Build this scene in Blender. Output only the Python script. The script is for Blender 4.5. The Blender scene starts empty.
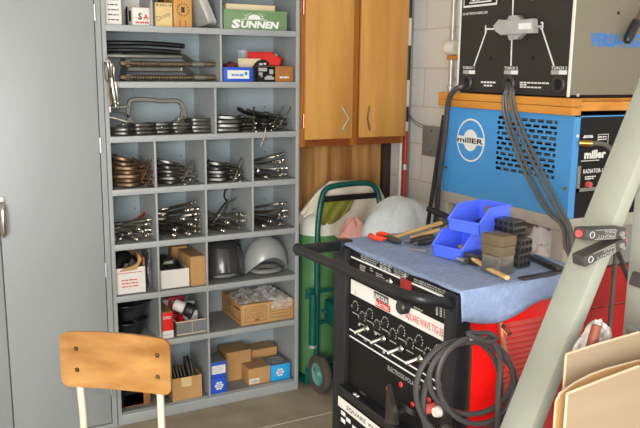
import bpy, bmesh, math, random
from mathutils import Vector as V, Matrix, Euler, noise
PI = math.pi
rnd = random.Random(7)
S_ = bpy.context.scene
COL = S_.collection

# ------------------------------------------------------------------ camera model
FPX, H = 754.4, 1.65
PITCH, ROLL, YAW = math.radians(10.84), math.radians(.616), math.radians(28.007)
cw, sw = math.cos(YAW), math.sin(YAW)
CF = V((sw*math.cos(PITCH), cw*math.cos(PITCH), -math.sin(PITCH)))
_rt = V((cw, -sw, 0)); _up = _rt.cross(CF)
CR = _rt*math.cos(ROLL) + _up*math.sin(ROLL)
CU = -_rt*math.sin(ROLL) + _up*math.cos(ROLL)
EYE = V((0, 0, H))
def at(u, v, **k):
    """measured pixel -> point on a real plane of the room"""
    d = CF + CR*((u-320)/FPX) + CU*((214-v)/FPX)
    (a, c), = k.items(); i = 'xyz'.index(a)
    return EYE + d*((c-EYE[i])/d[i])
cam = bpy.data.cameras.new('camera'); camo = bpy.data.objects.new('camera', cam); COL.objects.link(camo)
cam.sensor_width = 36; cam.lens = FPX*36/640; cam.clip_start = .05
camo.matrix_world = Matrix((( CR.x, CU.x, -CF.x, 0), (CR.y, CU.y, -CF.y, 0), (CR.z, CU.z, -CF.z, H), (0, 0, 0, 1)))
S_.camera = camo

# ------------------------------------------------------------------ materials
def lin(c):
    f = lambda x: x/12.92 if x <= .04045 else ((x+.055)/1.055)**2.4
    return tuple(f(x/255) for x in c) + (1,)
def mat(name, c, rough=.5, metal=0, var=.08, scale=12, stretch=(1, 1, 1), c2=None, bump=0, bscale=60, coat=0, trans=0, spec=.5, detail=4, alpha=1, p=(.3, .7)):
    m = bpy.data.materials.new(name); m.use_nodes = True
    n = m.node_tree.nodes; l = m.node_tree.links; b = n['Principled BSDF']
    tc = n.new('ShaderNodeTexCoord'); mp = n.new('ShaderNodeMapping'); mp.inputs['Scale'].default_value = stretch
    l.new(tc.outputs['Object'], mp.inputs['Vector'])
    nz = n.new('ShaderNodeTexNoise'); nz.inputs['Scale'].default_value = scale; nz.inputs['Detail'].default_value = detail
    l.new(mp.outputs['Vector'], nz.inputs['Vector'])
    cr = n.new('ShaderNodeValToRGB'); a = lin(c)
    cr.color_ramp.elements[0].position, cr.color_ramp.elements[1].position = p
    if c2: cr.color_ramp.elements[0].color = lin(c2); cr.color_ramp.elements[1].color = a
    else:
        cr.color_ramp.elements[0].color = tuple(x*(1-var) for x in a[:3]) + (1,)
        cr.color_ramp.elements[1].color = tuple(min(1, x*(1+var)) for x in a[:3]) + (1,)
    l.new(nz.outputs['Fac'], cr.inputs['Fac']); l.new(cr.outputs['Color'], b.inputs['Base Color'])
    b.inputs['Roughness'].default_value = rough; b.inputs['Metallic'].default_value = metal
    b.inputs['Coat Weight'].default_value = coat; b.inputs['Transmission Weight'].default_value = trans
    b.inputs['Specular IOR Level'].default_value = spec; b.inputs['Alpha'].default_value = alpha
    if bump:
        n2 = n.new('ShaderNodeTexNoise'); n2.inputs['Scale'].default_value = bscale; n2.inputs['Detail'].default_value = 5
        l.new(mp.outputs['Vector'], n2.inputs['Vector'])
        bp = n.new('ShaderNodeBump'); bp.inputs['Strength'].default_value = bump; bp.inputs['Distance'].default_value = .01
        l.new(n2.outputs['Fac'], bp.inputs['Height']); l.new(bp.outputs['Normal'], b.inputs['Normal'])
    return m
M = {}
def A(k, *a, **kw): M[k] = mat(k, *a, **kw)
A('locker_grey', (150, 154, 154), .42, var=.03, scale=2)
A('shelf_grey', (158, 162, 161), .45, var=.05, scale=5)
A('shelf_inner', (154, 164, 168), .5, var=.06, scale=4)
A('shelf_floor', (138, 140, 138), .6, var=.12, scale=9)
A('oak', (214, 162, 88), .38, c2=(186, 128, 58), scale=5, stretch=(3, 3, .35), coat=.25, detail=8, p=(.25, .75))
A('oak_dark', (150, 82, 32), .4, c2=(118, 58, 20), scale=6, stretch=(.5, 3, 3), coat=.2)
A('oak_frame', (176, 112, 42), .4, c2=(146, 86, 30), scale=5, stretch=(3, 3, .35), coat=.2)
A('plywood', (206, 156, 92), .55, c2=(150, 98, 46), scale=5, stretch=(4, 4, .25), detail=7, p=(.35, .62))
A('chair_wood', (200, 150, 86), .32, c2=(156, 104, 52), scale=5, stretch=(1.2, 1.2, 4), coat=.3, detail=7)
A('cream_paint', (232, 222, 198), .4, var=.03)
A('concrete', (178, 164, 142), .75, c2=(150, 137, 118), scale=5, detail=9, bump=.08, bscale=90)
A('joint_white', (206, 200, 186), .8, var=.1)
A('dark_timber', (58, 44, 34), .7, var=.2, scale=8)
A('post_grey', (150, 154, 154), .4, metal=.3, var=.1, scale=6)
A('galv', (196, 196, 192), .34, metal=.45, var=.12, scale=14)
A('chrome', (206, 204, 198), .16, metal=1, var=.08, scale=30)
A('nickel', (196, 190, 178), .28, metal=1, var=.2, scale=40)
A('black_steel', (98, 96, 92), .34, metal=.9, var=.25, scale=40)
A('brown_steel', (136, 110, 86), .42, metal=.75, c2=(86, 66, 50), scale=45)
A('bronze_thread', (124, 108, 88), .45, metal=.75, var=.2, scale=40)
A('grey_steel', (128, 128, 120), .4, metal=.6, var=.1, scale=20)
A('black_iron', (34, 34, 36), .35, metal=.3, var=.2)
A('copper', (196, 130, 100), .3, metal=.9, var=.1)
A('brass', (190, 150, 80), .3, metal=.9, var=.1)
A('black_paint', (27, 27, 30), .36, var=.1, spec=.4)
A('black_satin', (21, 20, 20), .55, var=.1, spec=.25)
A('panel_brown', (52, 48, 44), .55, var=.06, spec=.3)
A('rubber', (54, 52, 52), .55, var=.15)
A('cable_black', (62, 60, 60), .4, var=.1)
A('cable_grey', (92, 92, 88), .45, var=.08)
A('white_ink', (232, 232, 228), .5, var=.02)
A('black_ink', (26, 24, 24), .6, var=.05)
A('red_ink', (206, 44, 36), .5, var=.03)
A('blue_ink', (52, 122, 200), .5, var=.03)
A('grey_ink', (168, 168, 164), .5, var=.03)
A('miller_blue', (74, 152, 216), .36, var=.03, scale=3)
A('versa_grey', (126, 120, 104), .5, var=.06, scale=150)
A('tray_wood', (220, 152, 62), .45, c2=(188, 118, 40), scale=5, stretch=(3, .3, 3))
A('stand_grey', (172, 168, 156), .5, var=.12, scale=10)
A('panel_grey', (140, 142, 138), .5, var=.06, scale=6)
A('red_paint', (226, 16, 12), .35, var=.03)
A('louver_glare_red', (200, 82, 76), .5, var=.05)  # case red paled to pink: flash glare put into the louver colour
A('red_dark', (176, 10, 8), .45, var=.06)
A('towel_blue', (134, 150, 182), .95, var=.1, scale=60, bump=.5, bscale=220)
A('towel_cream', (228, 218, 198), .95, var=.08, scale=14, bump=.5, bscale=120)
A('towel_white', (214, 222, 228), .95, var=.05, scale=20, bump=.4, bscale=160)
A('towel_pink', (216, 158, 150), .95, var=.1, scale=30, bump=.7, bscale=160)
A('cloth_olive', (128, 128, 44), .95, var=.15, scale=24, bump=.6, bscale=160)
A('rag_white', (218, 214, 208), .95, var=.08, scale=20, bump=.8, bscale=120)
A('bin_blue', (78, 106, 240), .38, var=.03, scale=4)
A('bin_red', (206, 30, 22), .55, var=.05, spec=.2)
A('teal_paint', (8, 92, 82), .36, c2=(6, 74, 66), scale=30)
A('cyl_green', (88, 136, 86), .38, var=.06, scale=5)
A('cyl_white', (226, 226, 216), .45, var=.04)
A('wheel_hub', (104, 158, 146), .4, var=.1)
A('tyre', (84, 76, 68), .8, var=.15, scale=20)
A('cardboard', (196, 152, 98), .85, c2=(180, 134, 82), scale=6)
A('cardboard_top', (168, 134, 94), .85, var=.08)
A('cardboard_big', (156, 136, 110), .88, c2=(147, 127, 101), scale=3, stretch=(1, 1, 5))
A('cardboard_edge', (196, 176, 146), .9, var=.1, scale=40)
A('brown_box', (174, 112, 52), .7, c2=(150, 92, 40), scale=8)
A('cream_card', (226, 206, 168), .8, var=.04)
A('tan_card', (222, 194, 138), .8, var=.06)
A('white_card', (226, 222, 214), .75, var=.04)
A('box_blue', (36, 84, 200), .5, var=.06)
A('box_cyan', (40, 164, 226), .5, var=.05)
A('box_green', (112, 144, 98), .5, var=.05)
A('box_red', (226, 34, 28), .5, var=.04)
A('box_maroon', (188, 42, 68), .5, var=.06)
A('tray_grey', (116, 120, 122), .6, var=.06)
A('helmet_black', (52, 52, 52), .22, var=.1, coat=.3)
A('helmet_grey', (150, 152, 150), .28, var=.06, coat=.3)
A('plastic_black', (36, 36, 38), .3, var=.1)
A('maroon_cloth', (110, 50, 44), .9, var=.2, scale=30)
A('gantry', (158, 160, 146), .42, c2=(146, 148, 136), scale=5, coat=.1)
A('magnet_black', (66, 62, 60), .5, var=.15, scale=30)
A('pink_knob', (200, 86, 82), .5, var=.05)
A('handle_wood', (208, 172, 118), .55, c2=(182, 140, 86), scale=9, stretch=(.5, 3, 3))
A('handle_red', (232, 66, 32), .4, var=.03)
A('block_brown', (112, 96, 72), .5, metal=.3, var=.12, scale=18)
A('block_steel', (150, 146, 138), .3, metal=.85, var=.15, scale=20)
A('block_dark', (96, 94, 92), .38, metal=.8, var=.15, scale=25)
A('hole_black', (14, 14, 14), .8, var=.05)
A('rust_brown', (130, 66, 44), .6, var=.1)
A('white_plastic', (236, 232, 220), .4, var=.03)
A('abs_grey', (128, 128, 124), .5, var=.05)
A('disc_grey', (70, 66, 62), .75, var=.2, scale=40)
A('led_red', (150, 14, 18), .25, var=.05)
A('pole_red', (186, 48, 38), .5, var=.06)
A('pole_white', (228, 222, 214), .5, var=.04)
A('towel_bag', (226, 226, 224), .6, var=.08, scale=10, bump=.6, bscale=30)
def clear_mat(name, tint, fac, rough):
    m = bpy.data.materials.new(name); m.use_nodes = True; n = m.node_tree.nodes; l = m.node_tree.links
    b = n['Principled BSDF']; b.inputs['Base Color'].default_value = lin(tint); b.inputs['Roughness'].default_value = rough
    t = n.new('ShaderNodeBsdfTransparent'); mx = n.new('ShaderNodeMixShader')
    nz = n.new('ShaderNodeTexNoise'); nz.inputs['Scale'].default_value = 26; mr = n.new('ShaderNodeMapRange')
    mr.inputs['From Min'].default_value = .35; mr.inputs['From Max'].default_value = .7
    mr.inputs['To Min'].default_value = fac*.5; mr.inputs['To Max'].default_value = min(1, fac*1.6)
    tc = n.new('ShaderNodeTexCoord'); l.new(tc.outputs['Object'], nz.inputs['Vector'])
    l.new(nz.outputs['Fac'], mr.inputs['Value']); l.new(mr.outputs['Result'], mx.inputs['Fac'])
    l.new(t.outputs[0], mx.inputs[1]); l.new(b.outputs[0], mx.inputs[2]); l.new(mx.outputs[0], n['Material Output'].inputs['Surface'])
    M[name] = m
clear_mat('clear_film', (226, 226, 228), .34, .12)
clear_mat('clear_tub', (226, 232, 236), .2, .15)
def block_mat():
    m = bpy.data.materials.new('concrete_block'); m.use_nodes = True; n = m.node_tree.nodes; l = m.node_tree.links; b = n['Principled BSDF']
    tc = n.new('ShaderNodeTexCoord'); sep = n.new('ShaderNodeSeparateXYZ'); cmb = n.new('ShaderNodeCombineXYZ'); add = n.new('ShaderNodeMath'); add.operation = 'ADD'
    l.new(tc.outputs['Object'], sep.inputs[0]); l.new(sep.outputs['X'], add.inputs[0]); l.new(sep.outputs['Y'], add.inputs[1])
    az = n.new('ShaderNodeMath'); az.inputs[1].default_value = .1375; l.new(sep.outputs['Z'], az.inputs[0])
    ax = n.new('ShaderNodeMath'); ax.inputs[1].default_value = .19; l.new(add.outputs[0], ax.inputs[0])
    l.new(ax.outputs[0], cmb.inputs['X']); l.new(az.outputs[0], cmb.inputs['Y'])
    br = n.new('ShaderNodeTexBrick'); l.new(cmb.outputs[0], br.inputs['Vector'])
    br.inputs['Scale'].default_value = 1; br.inputs['Brick Width'].default_value = .406; br.inputs['Row Height'].default_value = .2
    br.inputs['Mortar Size'].default_value = .0045; br.inputs['Mortar Smooth'].default_value = .6
    br.inputs['Color1'].default_value = lin((226, 222, 214)); br.inputs['Color2'].default_value = lin((220, 216, 207)); br.inputs['Mortar'].default_value = lin((204, 195, 182))
    nz = n.new('ShaderNodeTexNoise'); nz.inputs['Scale'].default_value = 40; nz.inputs['Detail'].default_value = 8; l.new(tc.outputs['Object'], nz.inputs['Vector'])
    mx = n.new('ShaderNodeMix'); mx.data_type = 'RGBA'; mx.blend_type = 'MULTIPLY'; mx.inputs[0].default_value = .35
    l.new(br.outputs['Color'], mx.inputs[6]); l.new(nz.outputs['Color'], mx.inputs[7]); 
    l.new(br.outputs['Color'], b.inputs['Base Color']); b.inputs['Roughness'].default_value = .9
    sub = n.new('ShaderNodeMath'); sub.operation = 'MULTIPLY_ADD'; sub.inputs[1].default_value = -1.2; l.new(br.outputs['Fac'], sub.inputs[0]); l.new(nz.outputs['Fac'], sub.inputs[2])
    bp = n.new('ShaderNodeBump'); bp.inputs['Strength'].default_value = .35; bp.inputs['Distance'].default_value = .006
    l.new(sub.outputs[0], bp.inputs['Height']); l.new(bp.outputs['Normal'], b.inputs['Normal'])
    M['concrete_block'] = m
block_mat()

# ------------------------------------------------------------------ mesh builder
_tc = {}
def text_mesh(s, bold):
    k = (s, bold)
    if k not in _tc:
        c = bpy.data.curves.new('t', 'FONT'); c.body = s; c.size = 1; c.offset = bold; c.resolution_u = 2
        o = bpy.data.objects.new('t', c); COL.objects.link(o); bpy.context.view_layer.update()
        me = o.evaluated_get(bpy.context.evaluated_depsgraph_get()).to_mesh()
        vs = [tuple(v.co) for v in me.vertices]; fs = [tuple(p.vertices) for p in me.polygons]
        bpy.data.objects.remove(o); bpy.data.curves.remove(c); _tc[k] = (vs, fs)
    return _tc[k]
def cr(pts, n=6, closed=False):
    P = [V(p) for p in pts]; out = []; m = len(P)
    for i in range(m if closed else m-1):
        g = (lambda j: P[j % m]) if closed else (lambda j: P[max(0, min(m-1, j))])
        p0, p1, p2, p3 = g(i-1), g(i), g(i+1), g(i+2)
        for k in range(n):
            t = k/n
            out.append(.5*((2*p1) + (p2-p0)*t + (2*p0-5*p1+4*p2-p3)*t*t + (3*p1-p0-3*p2+p3)*t**3))
    if not closed: out.append(P[-1])
    return out
class MB:
    def __init__(s): s.v = []; s.f = []
    def add(s, vs, fs, mx=None):
        o = len(s.v)
        s.v += [(mx @ V(v)) if mx else V(v) for v in vs]; s.f += [tuple(i+o for i in f) for f in fs]; return s
    def box(s, x0, x1, y0, y1, z0, z1, b=0, mx=None):
        if b <= 0:
            return s.add([(x, y, z) for x in (x0, x1) for y in (y0, y1) for z in (z0, z1)],
                         [(0, 1, 3, 2), (4, 6, 7, 5), (0, 4, 5, 1), (2, 3, 7, 6), (0, 2, 6, 4), (1, 5, 7, 3)], mx)
        bm = bmesh.new(); bmesh.ops.create_cube(bm, size=1)
        for v in bm.verts: v.co = V(((x0+x1)/2+v.co.x*(x1-x0), (y0+y1)/2+v.co.y*(y1-y0), (z0+z1)/2+v.co.z*(z1-z0)))
        bmesh.ops.bevel(bm, geom=bm.edges[:], offset=min(b, .45*min(abs(x1-x0), abs(y1-y0), abs(z1-z0))), segments=2, affect='EDGES', profile=.5)
        bm.verts.index_update(); s.add([v.co.copy() for v in bm.verts], [[v.index for v in f.verts] for f in bm.faces], mx); bm.free(); return s
    def obox(s, c, size, R=None, b=0):
        mx = Matrix.Translation(V(c)) @ (R.to_4x4() if R else Matrix()); a, d, e = [q/2 for q in size]
        return s.box(-a, a, -d, d, -e, e, b, mx)
    def cyl(s, p0, p1, r0, r1=None, n=14):
        return s.tube([p0, p1], [r0, r0 if r1 is None else r1], n)
    def tube(s, pts, r, n=8, closed=False, flat=1):
        P = [V(p) for p in pts]; m = len(P); rs = r if isinstance(r, (list, tuple)) else [r]*m
        T = [((P[(i+1) % m]-P[i-1]) if closed else (P[min(i+1, m-1)]-P[max(i-1, 0)])).normalized() for i in range(m)]
        a = V((0, 0, 1)) if abs(T[0].z) < .9 else V((1, 0, 0)); U = (a-T[0]*a.dot(T[0])).normalized(); vs = []
        for i in range(m):
            U = U-T[i]*U.dot(T[i]); U = U.normalized() if U.length > 1e-6 else T[i].orthogonal().normalized(); W = T[i].cross(U)
            for k in range(n):
                g = 2*PI*k/n; vs.append(P[i]+(U*math.cos(g)*flat+W*math.sin(g))*rs[i])
        fs = [(i*n+k, i*n+(k+1) % n, ((i+1) % m)*n+(k+1) % n, ((i+1) % m)*n+k) for i in range(m if closed else m-1) for k in range(n)]
        if not closed: fs += [tuple(range(n)), tuple(range((m-1)*n, m*n))]
        return s.add(vs, fs)
    def sweep(s, pts, w, h, up=(0, 0, 1), ws=None):
        """rounded rectangular bar along a planar path: w across, h along up"""
        P = [V(p) for p in pts]; up = V(up); m = len(P); vs = []
        pr = [(-.5, -.3), (-.3, -.5), (.3, -.5), (.5, -.3), (.5, .3), (.3, .5), (-.3, .5), (-.5, .3)]
        for i in range(m):
            t = (P[min(i+1, m-1)]-P[max(i-1, 0)]).normalized(); sd = up.cross(t).normalized(); q = ws[i] if ws else 1
            vs += [P[i]+sd*(a*w*q)+up*(b*h) for a, b in pr]
        fs = [(i*8+k, i*8+(k+1) % 8, (i+1)*8+(k+1) % 8, (i+1)*8+k) for i in range(m-1) for k in range(8)]
        return s.add(vs, fs+[tuple(range(8)), tuple(range((m-1)*8, m*8))])
    def lathe(s, prof, p=(0, 0, 0), axis=(0, 0, 1), n=20, caps=True):
        R = V((0, 0, 1)).rotation_difference(V(axis)).to_matrix().to_4x4(); mx = Matrix.Translation(V(p)) @ R; vs = []; m = len(prof)
        for r, z in prof: vs += [(max(r, 1e-5)*math.cos(2*PI*k/n), max(r, 1e-5)*math.sin(2*PI*k/n), z) for k in range(n)]
        fs = [(i*n+k, i*n+(k+1) % n, (i+1)*n+(k+1) % n, (i+1)*n+k) for i in range(m-1) for k in range(n)]
        return s.add(vs, fs+([tuple(range(n)), tuple(range((m-1)*n, m*n))] if caps else []), mx)
    def prism(s, poly, o, ux, uy, d):
        """2-D polygon in the frame (o, ux, uy) with thickness d along ux x uy"""
        o, ux, uy = V(o), V(ux), V(uy); nn = ux.cross(uy).normalized(); m = len(poly)
        vs = [o+ux*a+uy*b for a, b in poly]; vs += [v+nn*d for v in vs]
        fs = [(i, (i+1) % m, m+(i+1) % m, m+i) for i in range(m)]
        return s.add(vs, fs+[tuple(range(m)), tuple(range(m, 2*m))])
    def text(s, t, h, o, ux, uy, bold=0, align='l', w=None, d=.0006):
        """capital height h; optional total width w"""
        vs, fs = text_mesh(t, bold); ux, uy = V(ux).normalized(), V(uy).normalized(); nn = ux.cross(uy)
        xs = [v[0] for v in vs]; x0, x1 = min(xs), max(xs); k = h/.7; kx = (w/(x1-x0)) if w else k
        sh = {'l': 0, 'c': .5, 'r': 1}[align]*(x1-x0)
        return s.add([V(o)+ux*((v[0]-x0-sh)*kx)+uy*(v[1]*k)+nn*d for v in vs], fs)
    def grid(s, fn, nu, nv, cu=False):
        vs = [V(fn(i/(nu if cu else nu-1), j/(nv-1))) for i in range(nu) for j in range(nv)]
        fs = [(i*nv+j, ((i+1) % nu)*nv+j, ((i+1) % nu)*nv+j+1, i*nv+j+1) for i in range(nu if cu else nu-1) for j in range(nv-1)]
        return s.add(vs, fs)
    def build(s, name, m, parent=None, smooth=40, solid=0, org=None, recalc=True):
        r = V((0, 0, 0)); q = parent
        while q: r = r+q.location; q = q.parent
        if org is not None: r = V(org)
        me = bpy.data.meshes.new(name); me.from_pydata([tuple(v-r) for v in s.v], [], s.f)
        if recalc:
            bm = bmesh.new(); bm.from_mesh(me); bmesh.ops.recalc_face_normals(bm, faces=bm.faces[:]); bm.to_mesh(me); bm.free()
        if smooth:
            me.polygons.foreach_set('use_smooth', [True]*len(me.polygons)); me.set_sharp_from_angle(angle=math.radians(smooth))
        me.materials.append(M[m] if isinstance(m, str) else m)
        o = bpy.data.objects.new(name, me); COL.objects.link(o)
        if org is not None: o.location = org
        if parent: o.parent = parent
        if solid:
            k = o.modifiers.new('solid', 'SOLIDIFY'); k.thickness = solid; k.offset = 0
        return o
def tag(o, label=None, cat=None, group=None, kind=None):
    if label: o['label'] = label
    if cat: o['category'] = cat
    if group: o['group'] = group
    if kind: o['kind'] = kind
    return o
def thing(name, label, cat, loc=(0, 0, 0), group=None):
    o = bpy.data.objects.new(name, None); COL.objects.link(o); o.location = loc; o.empty_display_size = .05
    return tag(o, label, cat, group)
def solo(mb, name, m, label, cat, group=None, **k):
    xs = [v.x for v in mb.v]; ys = [v.y for v in mb.v]; zs = [v.z for v in mb.v]
    return tag(mb.build(name, m, org=((min(xs)+max(xs))/2, (min(ys)+max(ys))/2, min(zs)), **k), label, cat, group)
def struct(name, mb, m, parent=None, **k):
    o = mb.build(name, m, parent, **k)
    if not parent: o['kind'] = 'structure'
    return o
def copy_tree(o, parent=None):
    c = o.copy(); COL.objects.link(c)
    if parent: c.parent = parent
    for ch in list(o.children): copy_tree(ch, c)
    return c
class Proto:
    def __init__(s, root): s.root = root; s.used = False
    def put(s, loc, rot=(0, 0, 0), label=None, group=None, scale=1):
        o = copy_tree(s.root) if s.used else s.root; s.used = True
        o.location = loc; o.rotation_euler = rot if isinstance(rot, Euler) else Euler(rot); o.scale = (scale,)*3
        return tag(o, label, None, group)
def X(u, v, y): return at(u, v, y=y).x
def Zz(u, v, y): return at(u, v, y=y).z
FX, FZ = V((1, 0, 0)), V((0, 0, 1)); FYm = V((0, -1, 0))
ORD = ['first', 'second', 'third', 'fourth', 'fifth', 'sixth', 'seventh', 'eighth', 'ninth', 'tenth']

# ------------------------------------------------------------------ the room
WX, BY = 2.38, 3.66
fl = MB().box(-3, WX, -3.4, BY, -.05, 0); struct('floor', fl, 'concrete')
struct('trim_1', MB().box(1.655, WX-.002, 3.012, 3.018, 0, .0012).box(-1, 1.655, 3.012, 3.018, 0, .0012), 'joint_white')
struct('wall_back', MB().box(-3, WX+.15, BY, BY+.15, -.05, 2.75), 'concrete_block')
struct('wall_right', MB().box(WX, WX+.15, -3.4, BY, -.05, 2.75), 'concrete_block')
struct('wall_left', MB().box(-3.15, -3, -3.4, BY+.15, -.05, 2.75), 'concrete_block')
struct('ceiling', MB().box(-3.15, WX+.15, -3.4, BY+.15, 2.75, 2.85), 'white_card')
# plywood sheet on the back wall below the cupboard and the dark stud beside it
solo(MB().box(1.662, 2.325, BY-.02, BY-.002, 0, 1.262), 'plywood_panel', 'plywood', 'streaky brown plywood sheet on the back wall under the wooden cupboard', 'panel')
solo(MB().box(2.328, 2.376, BY-.05, BY-.002, 0, 1.262, .003), 'timber_stud', 'dark_timber', 'dark upright timber in the corner right of the plywood sheet', 'timber')

# ------------------------------------------------------------------ grey steel locker (left)
LY = 3.33
t = thing('steel_locker', 'tall grey steel locker with closed doors left of the open shelving', 'locker', (.25, LY, 0))
MB().box(-.235, .713, LY+.02, BY-.02, .0, 2.13).box(.69, .713, LY, LY+.02, 0, 2.13).box(-.235, -.212, LY, LY+.02, 0, 2.13).box(-.212, .69, LY, LY+.02, 0, .022).box(-.212, .69, LY, LY+.02, 2.1, 2.13).build('body', 'locker_grey', t)
d1 = MB().box(.268, .687, LY-.001, LY+.019, .026, 2.095, .004).build('door', 'locker_grey', t)
MB().box(-.209, .264, LY-.001, LY+.019, .026, 2.095, .004).build('door', 'locker_grey', t)
for z in (1.875, 1.318, .762, .2): MB().cyl((.69, LY-.004, z-.033), (.69, LY-.004, z+.033), .0045, n=8).build('hinge', 'galv', d1)
h = MB(); hx = .278
h.sweep(cr([(hx, LY-.004, 1.085), (hx, LY-.03, 1.07), (hx, LY-.034, 1.03), (hx, LY-.03, .985), (hx, LY-.012, .965)], 6), .026, .008, up=(1, 0, 0)) if 0 else h.tube(cr([(hx, LY-.004, 1.09), (hx, LY-.028, 1.075), (hx, LY-.034, 1.03), (hx, LY-.03, .975), (hx, LY-.016, .955)], 6), [.012]*21+[.009]*4, 10)
h.box(hx-.016, hx+.014, LY-.006, LY, 1.05, 1.12, .003)
h.build('handle', 'chrome', d1)

# ------------------------------------------------------------------ open steel shelving
SX0, SX1, IX0, IX1 = .7155, 1.652, .735, 1.632
SB = 3.636
TOPS = [2.075, 1.828, 1.589, 1.352, 1.117, .868, .626, .386, .055]
t = thing('steel_shelving', 'open grey steel pigeonhole shelving full of clamps and boxes', 'shelving', (1.18, LY, 0))
MB().box(SX0, SX0+.003, LY, SB, 0, 2.13).box(SX0, IX0, LY, LY+.016, 0, 2.13, .002).build('side_panel', 'shelf_grey', t)
MB().box(SX1-.003, SX1, LY, SB, 0, 2.13).box(IX1, SX1, LY, LY+.016, 0, 2.13, .002).build('side_panel', 'shelf_grey', t)
bk = MB().box(SX0, SX1, SB, SB+.003, 0, 2.13)
for x in (.93, 1.166, 1.404): bk.box(x-.012, x+.012, SB-.003, SB, .06, 2.1)
bk.build('back_panel', 'shelf_inner', t)
for x in (.905, 1.145, 1.6):
    for z in TOPS[1:8]:
        for k in (.05, .105): MB().cyl((x, SB-.0036, z+k), (x, SB-.0005, z+k), .0035, n=6).build('bolt', 'brown_steel', t)
MB().box(SX0, SX1, LY, SB, 2.11, 2.13).build('top_panel', 'shelf_grey', t)
for i, z in enumerate(TOPS[:8]):
    p = MB().box(SX0+.004, SX1-.004, LY+.012, SB, z-.003, z).build('shelf_board', 'shelf_floor', t)
    MB().box(IX0-.004, IX1+.004, LY-.003, LY+.012, z-.027, z+.001, .003).build('front_lip', 'shelf_grey', p)
p = MB().box(SX0+.004, SX1-.004, LY+.012, SB, .05, .053).build('shelf_board', 'shelf_floor', t)
MB().box(IX0-.004, IX1+.004, LY-.001, LY+.012, 0.002, .054, .002).box(IX0-.004, IX1+.004, LY+.012, LY+.03, .053, .057, .001).build('kick_plate', 'shelf_grey', p)
def divider(x, r):  # r: row index, between TOPS[r] floor and the board above
    MB().box(x-.0012, x+.0012, LY+.012, SB, TOPS[r], TOPS[r-1]-.004).box(x-.005, x+.005, LY+.001, LY+.013, TOPS[r]+.001, TOPS[r-1]-.027, .001).build('divider', 'shelf_grey', t)
for r, xs in ((1, (.934, 1.254)), (2, (1.25,)), (3, (1.22,)), (4, (.93, 1.167, 1.404)), (5, (.93, 1.166, 1.403)), (6, (.93, 1.165)), (7, (.93, 1.165)), (8, (.93, 1.168))):
    for x in xs: divider(x, r)
Z1, Z2, Z3, Z4, Z5, Z6, Z7, Z8 = [z+.0008 for z in TOPS[1:]]
Z8 = .0538

# ------------------------------------------------------------------ boxes on the shelves
def carton(name, label, cat, l, r, top, zf, yf, d, m, group=None, topm=None, b=.0015, open_=False, z1=None, rz=0, w=None):
    x0, x1 = X(l, top, yf), X(r, top, yf)
    if w: x1 = x0+w
    z1 = z1 or Zz((l+r)/2, top, yf)
    mb = MB()
    if open_:
        k = .003
        mb.box(x0, x1, yf, yf+d, zf, zf+k).box(x0, x1, yf, yf+k, zf, z1).box(x0, x1, yf+d-k, yf+d, zf, z1).box(x0, x0+k, yf+k, yf+d-k, zf, z1).box(x1-k, x1, yf+k, yf+d-k, zf, z1)
    else: mb.box(x0, x1, yf, yf+d, zf, z1, b)
    o = solo(mb, name, m, label, cat, group)
    if topm: MB().box(x0+.001, x1-.001, yf+.001, yf+d-.001, z1, z1+.0012).build('lid', topm, o)
    return o, x0, x1, z1
def lines(mb, x0, x1, y, z0, z1, n, h=.3, seed=0):
    r = random.Random(seed); st = (z1-z0)/n
    for i in range(n):
        z = z1-st*(i+.5); a = x0
        while a < x1-.004:
            q = min(x1, a+r.uniform(.006, .022)); mb.box(a, q, y-.0006, y, z-st*h/2, z+st*h/2); a = q+.003
    return mb
# row 1
o, x0, x1, z1 = carton('carton', 'plain white carton with faint black print at left end of top shelf', 'box', 104, 120.5, -12, Z1, 3.36, .16, 'white_card', z1=1.99)
lines(MB(), x0+.012, x1-.012, 3.36, 1.84, 1.965, 6, .22, 3).build('printing', 'black_ink', o)
o, x0, x1, z1 = carton('carton', 'small white carton with black and red S monogram on top shelf', 'box', 132.3, 150.3, 7.6, Z1, 3.365, .14, 'white_card', topm='cardboard_top')
MB().text('S', .026, (x0+.024, 3.365, z1-.05), FX, FZ, .03).build('monogram', 'black_ink', o)
MB().text('A', .022, (x0+.046, 3.365, z1-.05), FX, FZ, .03).build('monogram', 'red_ink', o)
lines(MB(), x0+.012, x1-.01, 3.365, 1.835, 1.852, 1, .4, 5).box(x0+.001, x1-.001, 3.3645, 3.365, 1.864, 1.8655).build('printing', 'red_ink', o)
MB().box(x0-.0006, x0, 3.39, 3.43, 1.85, 1.895).box(x0-.0006, x0, 3.45, 3.48, 1.835, 1.915).build('printing', 'black_ink', o)
carton('carton', 'pale grey carton standing at the back of top shelf behind monogram carton', 'box', 120, 139, -10, Z1, 3.53, .09, 'white_card', z1=2.0)
o, x0, x1, z1 = carton('paper_packet', 'tan paper packet with handwriting on the top shelf', 'packet', 155, 172, 2.6, Z1, 3.362, .09, 'tan_card')
MB().text('Drony', .022, (x0+.012, 3.362, 1.852), V((1, 0, .45)), V((-.45, 0, 1)), -.01, w=.062).build('handwriting', 'black_ink', o)
MB().text('4-3AU-16', .011, (x0+.004, 3.362, z1-.016), FX, FZ, .01, w=.07).build('handwriting', 'black_ink', o)
o, x0, x1, z1 = carton('carton', 'brown wooden box stamped with a ring of dots on top shelf', 'box', 173.5, 191.5, -6, Z1, 3.357, .15, 'oak', z1=1.985)
mb = MB(); cx, cz = (x0+x1)/2, 1.905
for k in range(14): mb.cyl((cx+.026*math.cos(k*PI/7), 3.3565, cz+.026*math.sin(k*PI/7)), (cx+.026*math.cos(k*PI/7), 3.357, cz+.026*math.sin(k*PI/7)), .0035, n=6)
mb.box(cx-.008, cx+.008, 3.3565, 3.357, cz-.012, cz+.012)
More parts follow.
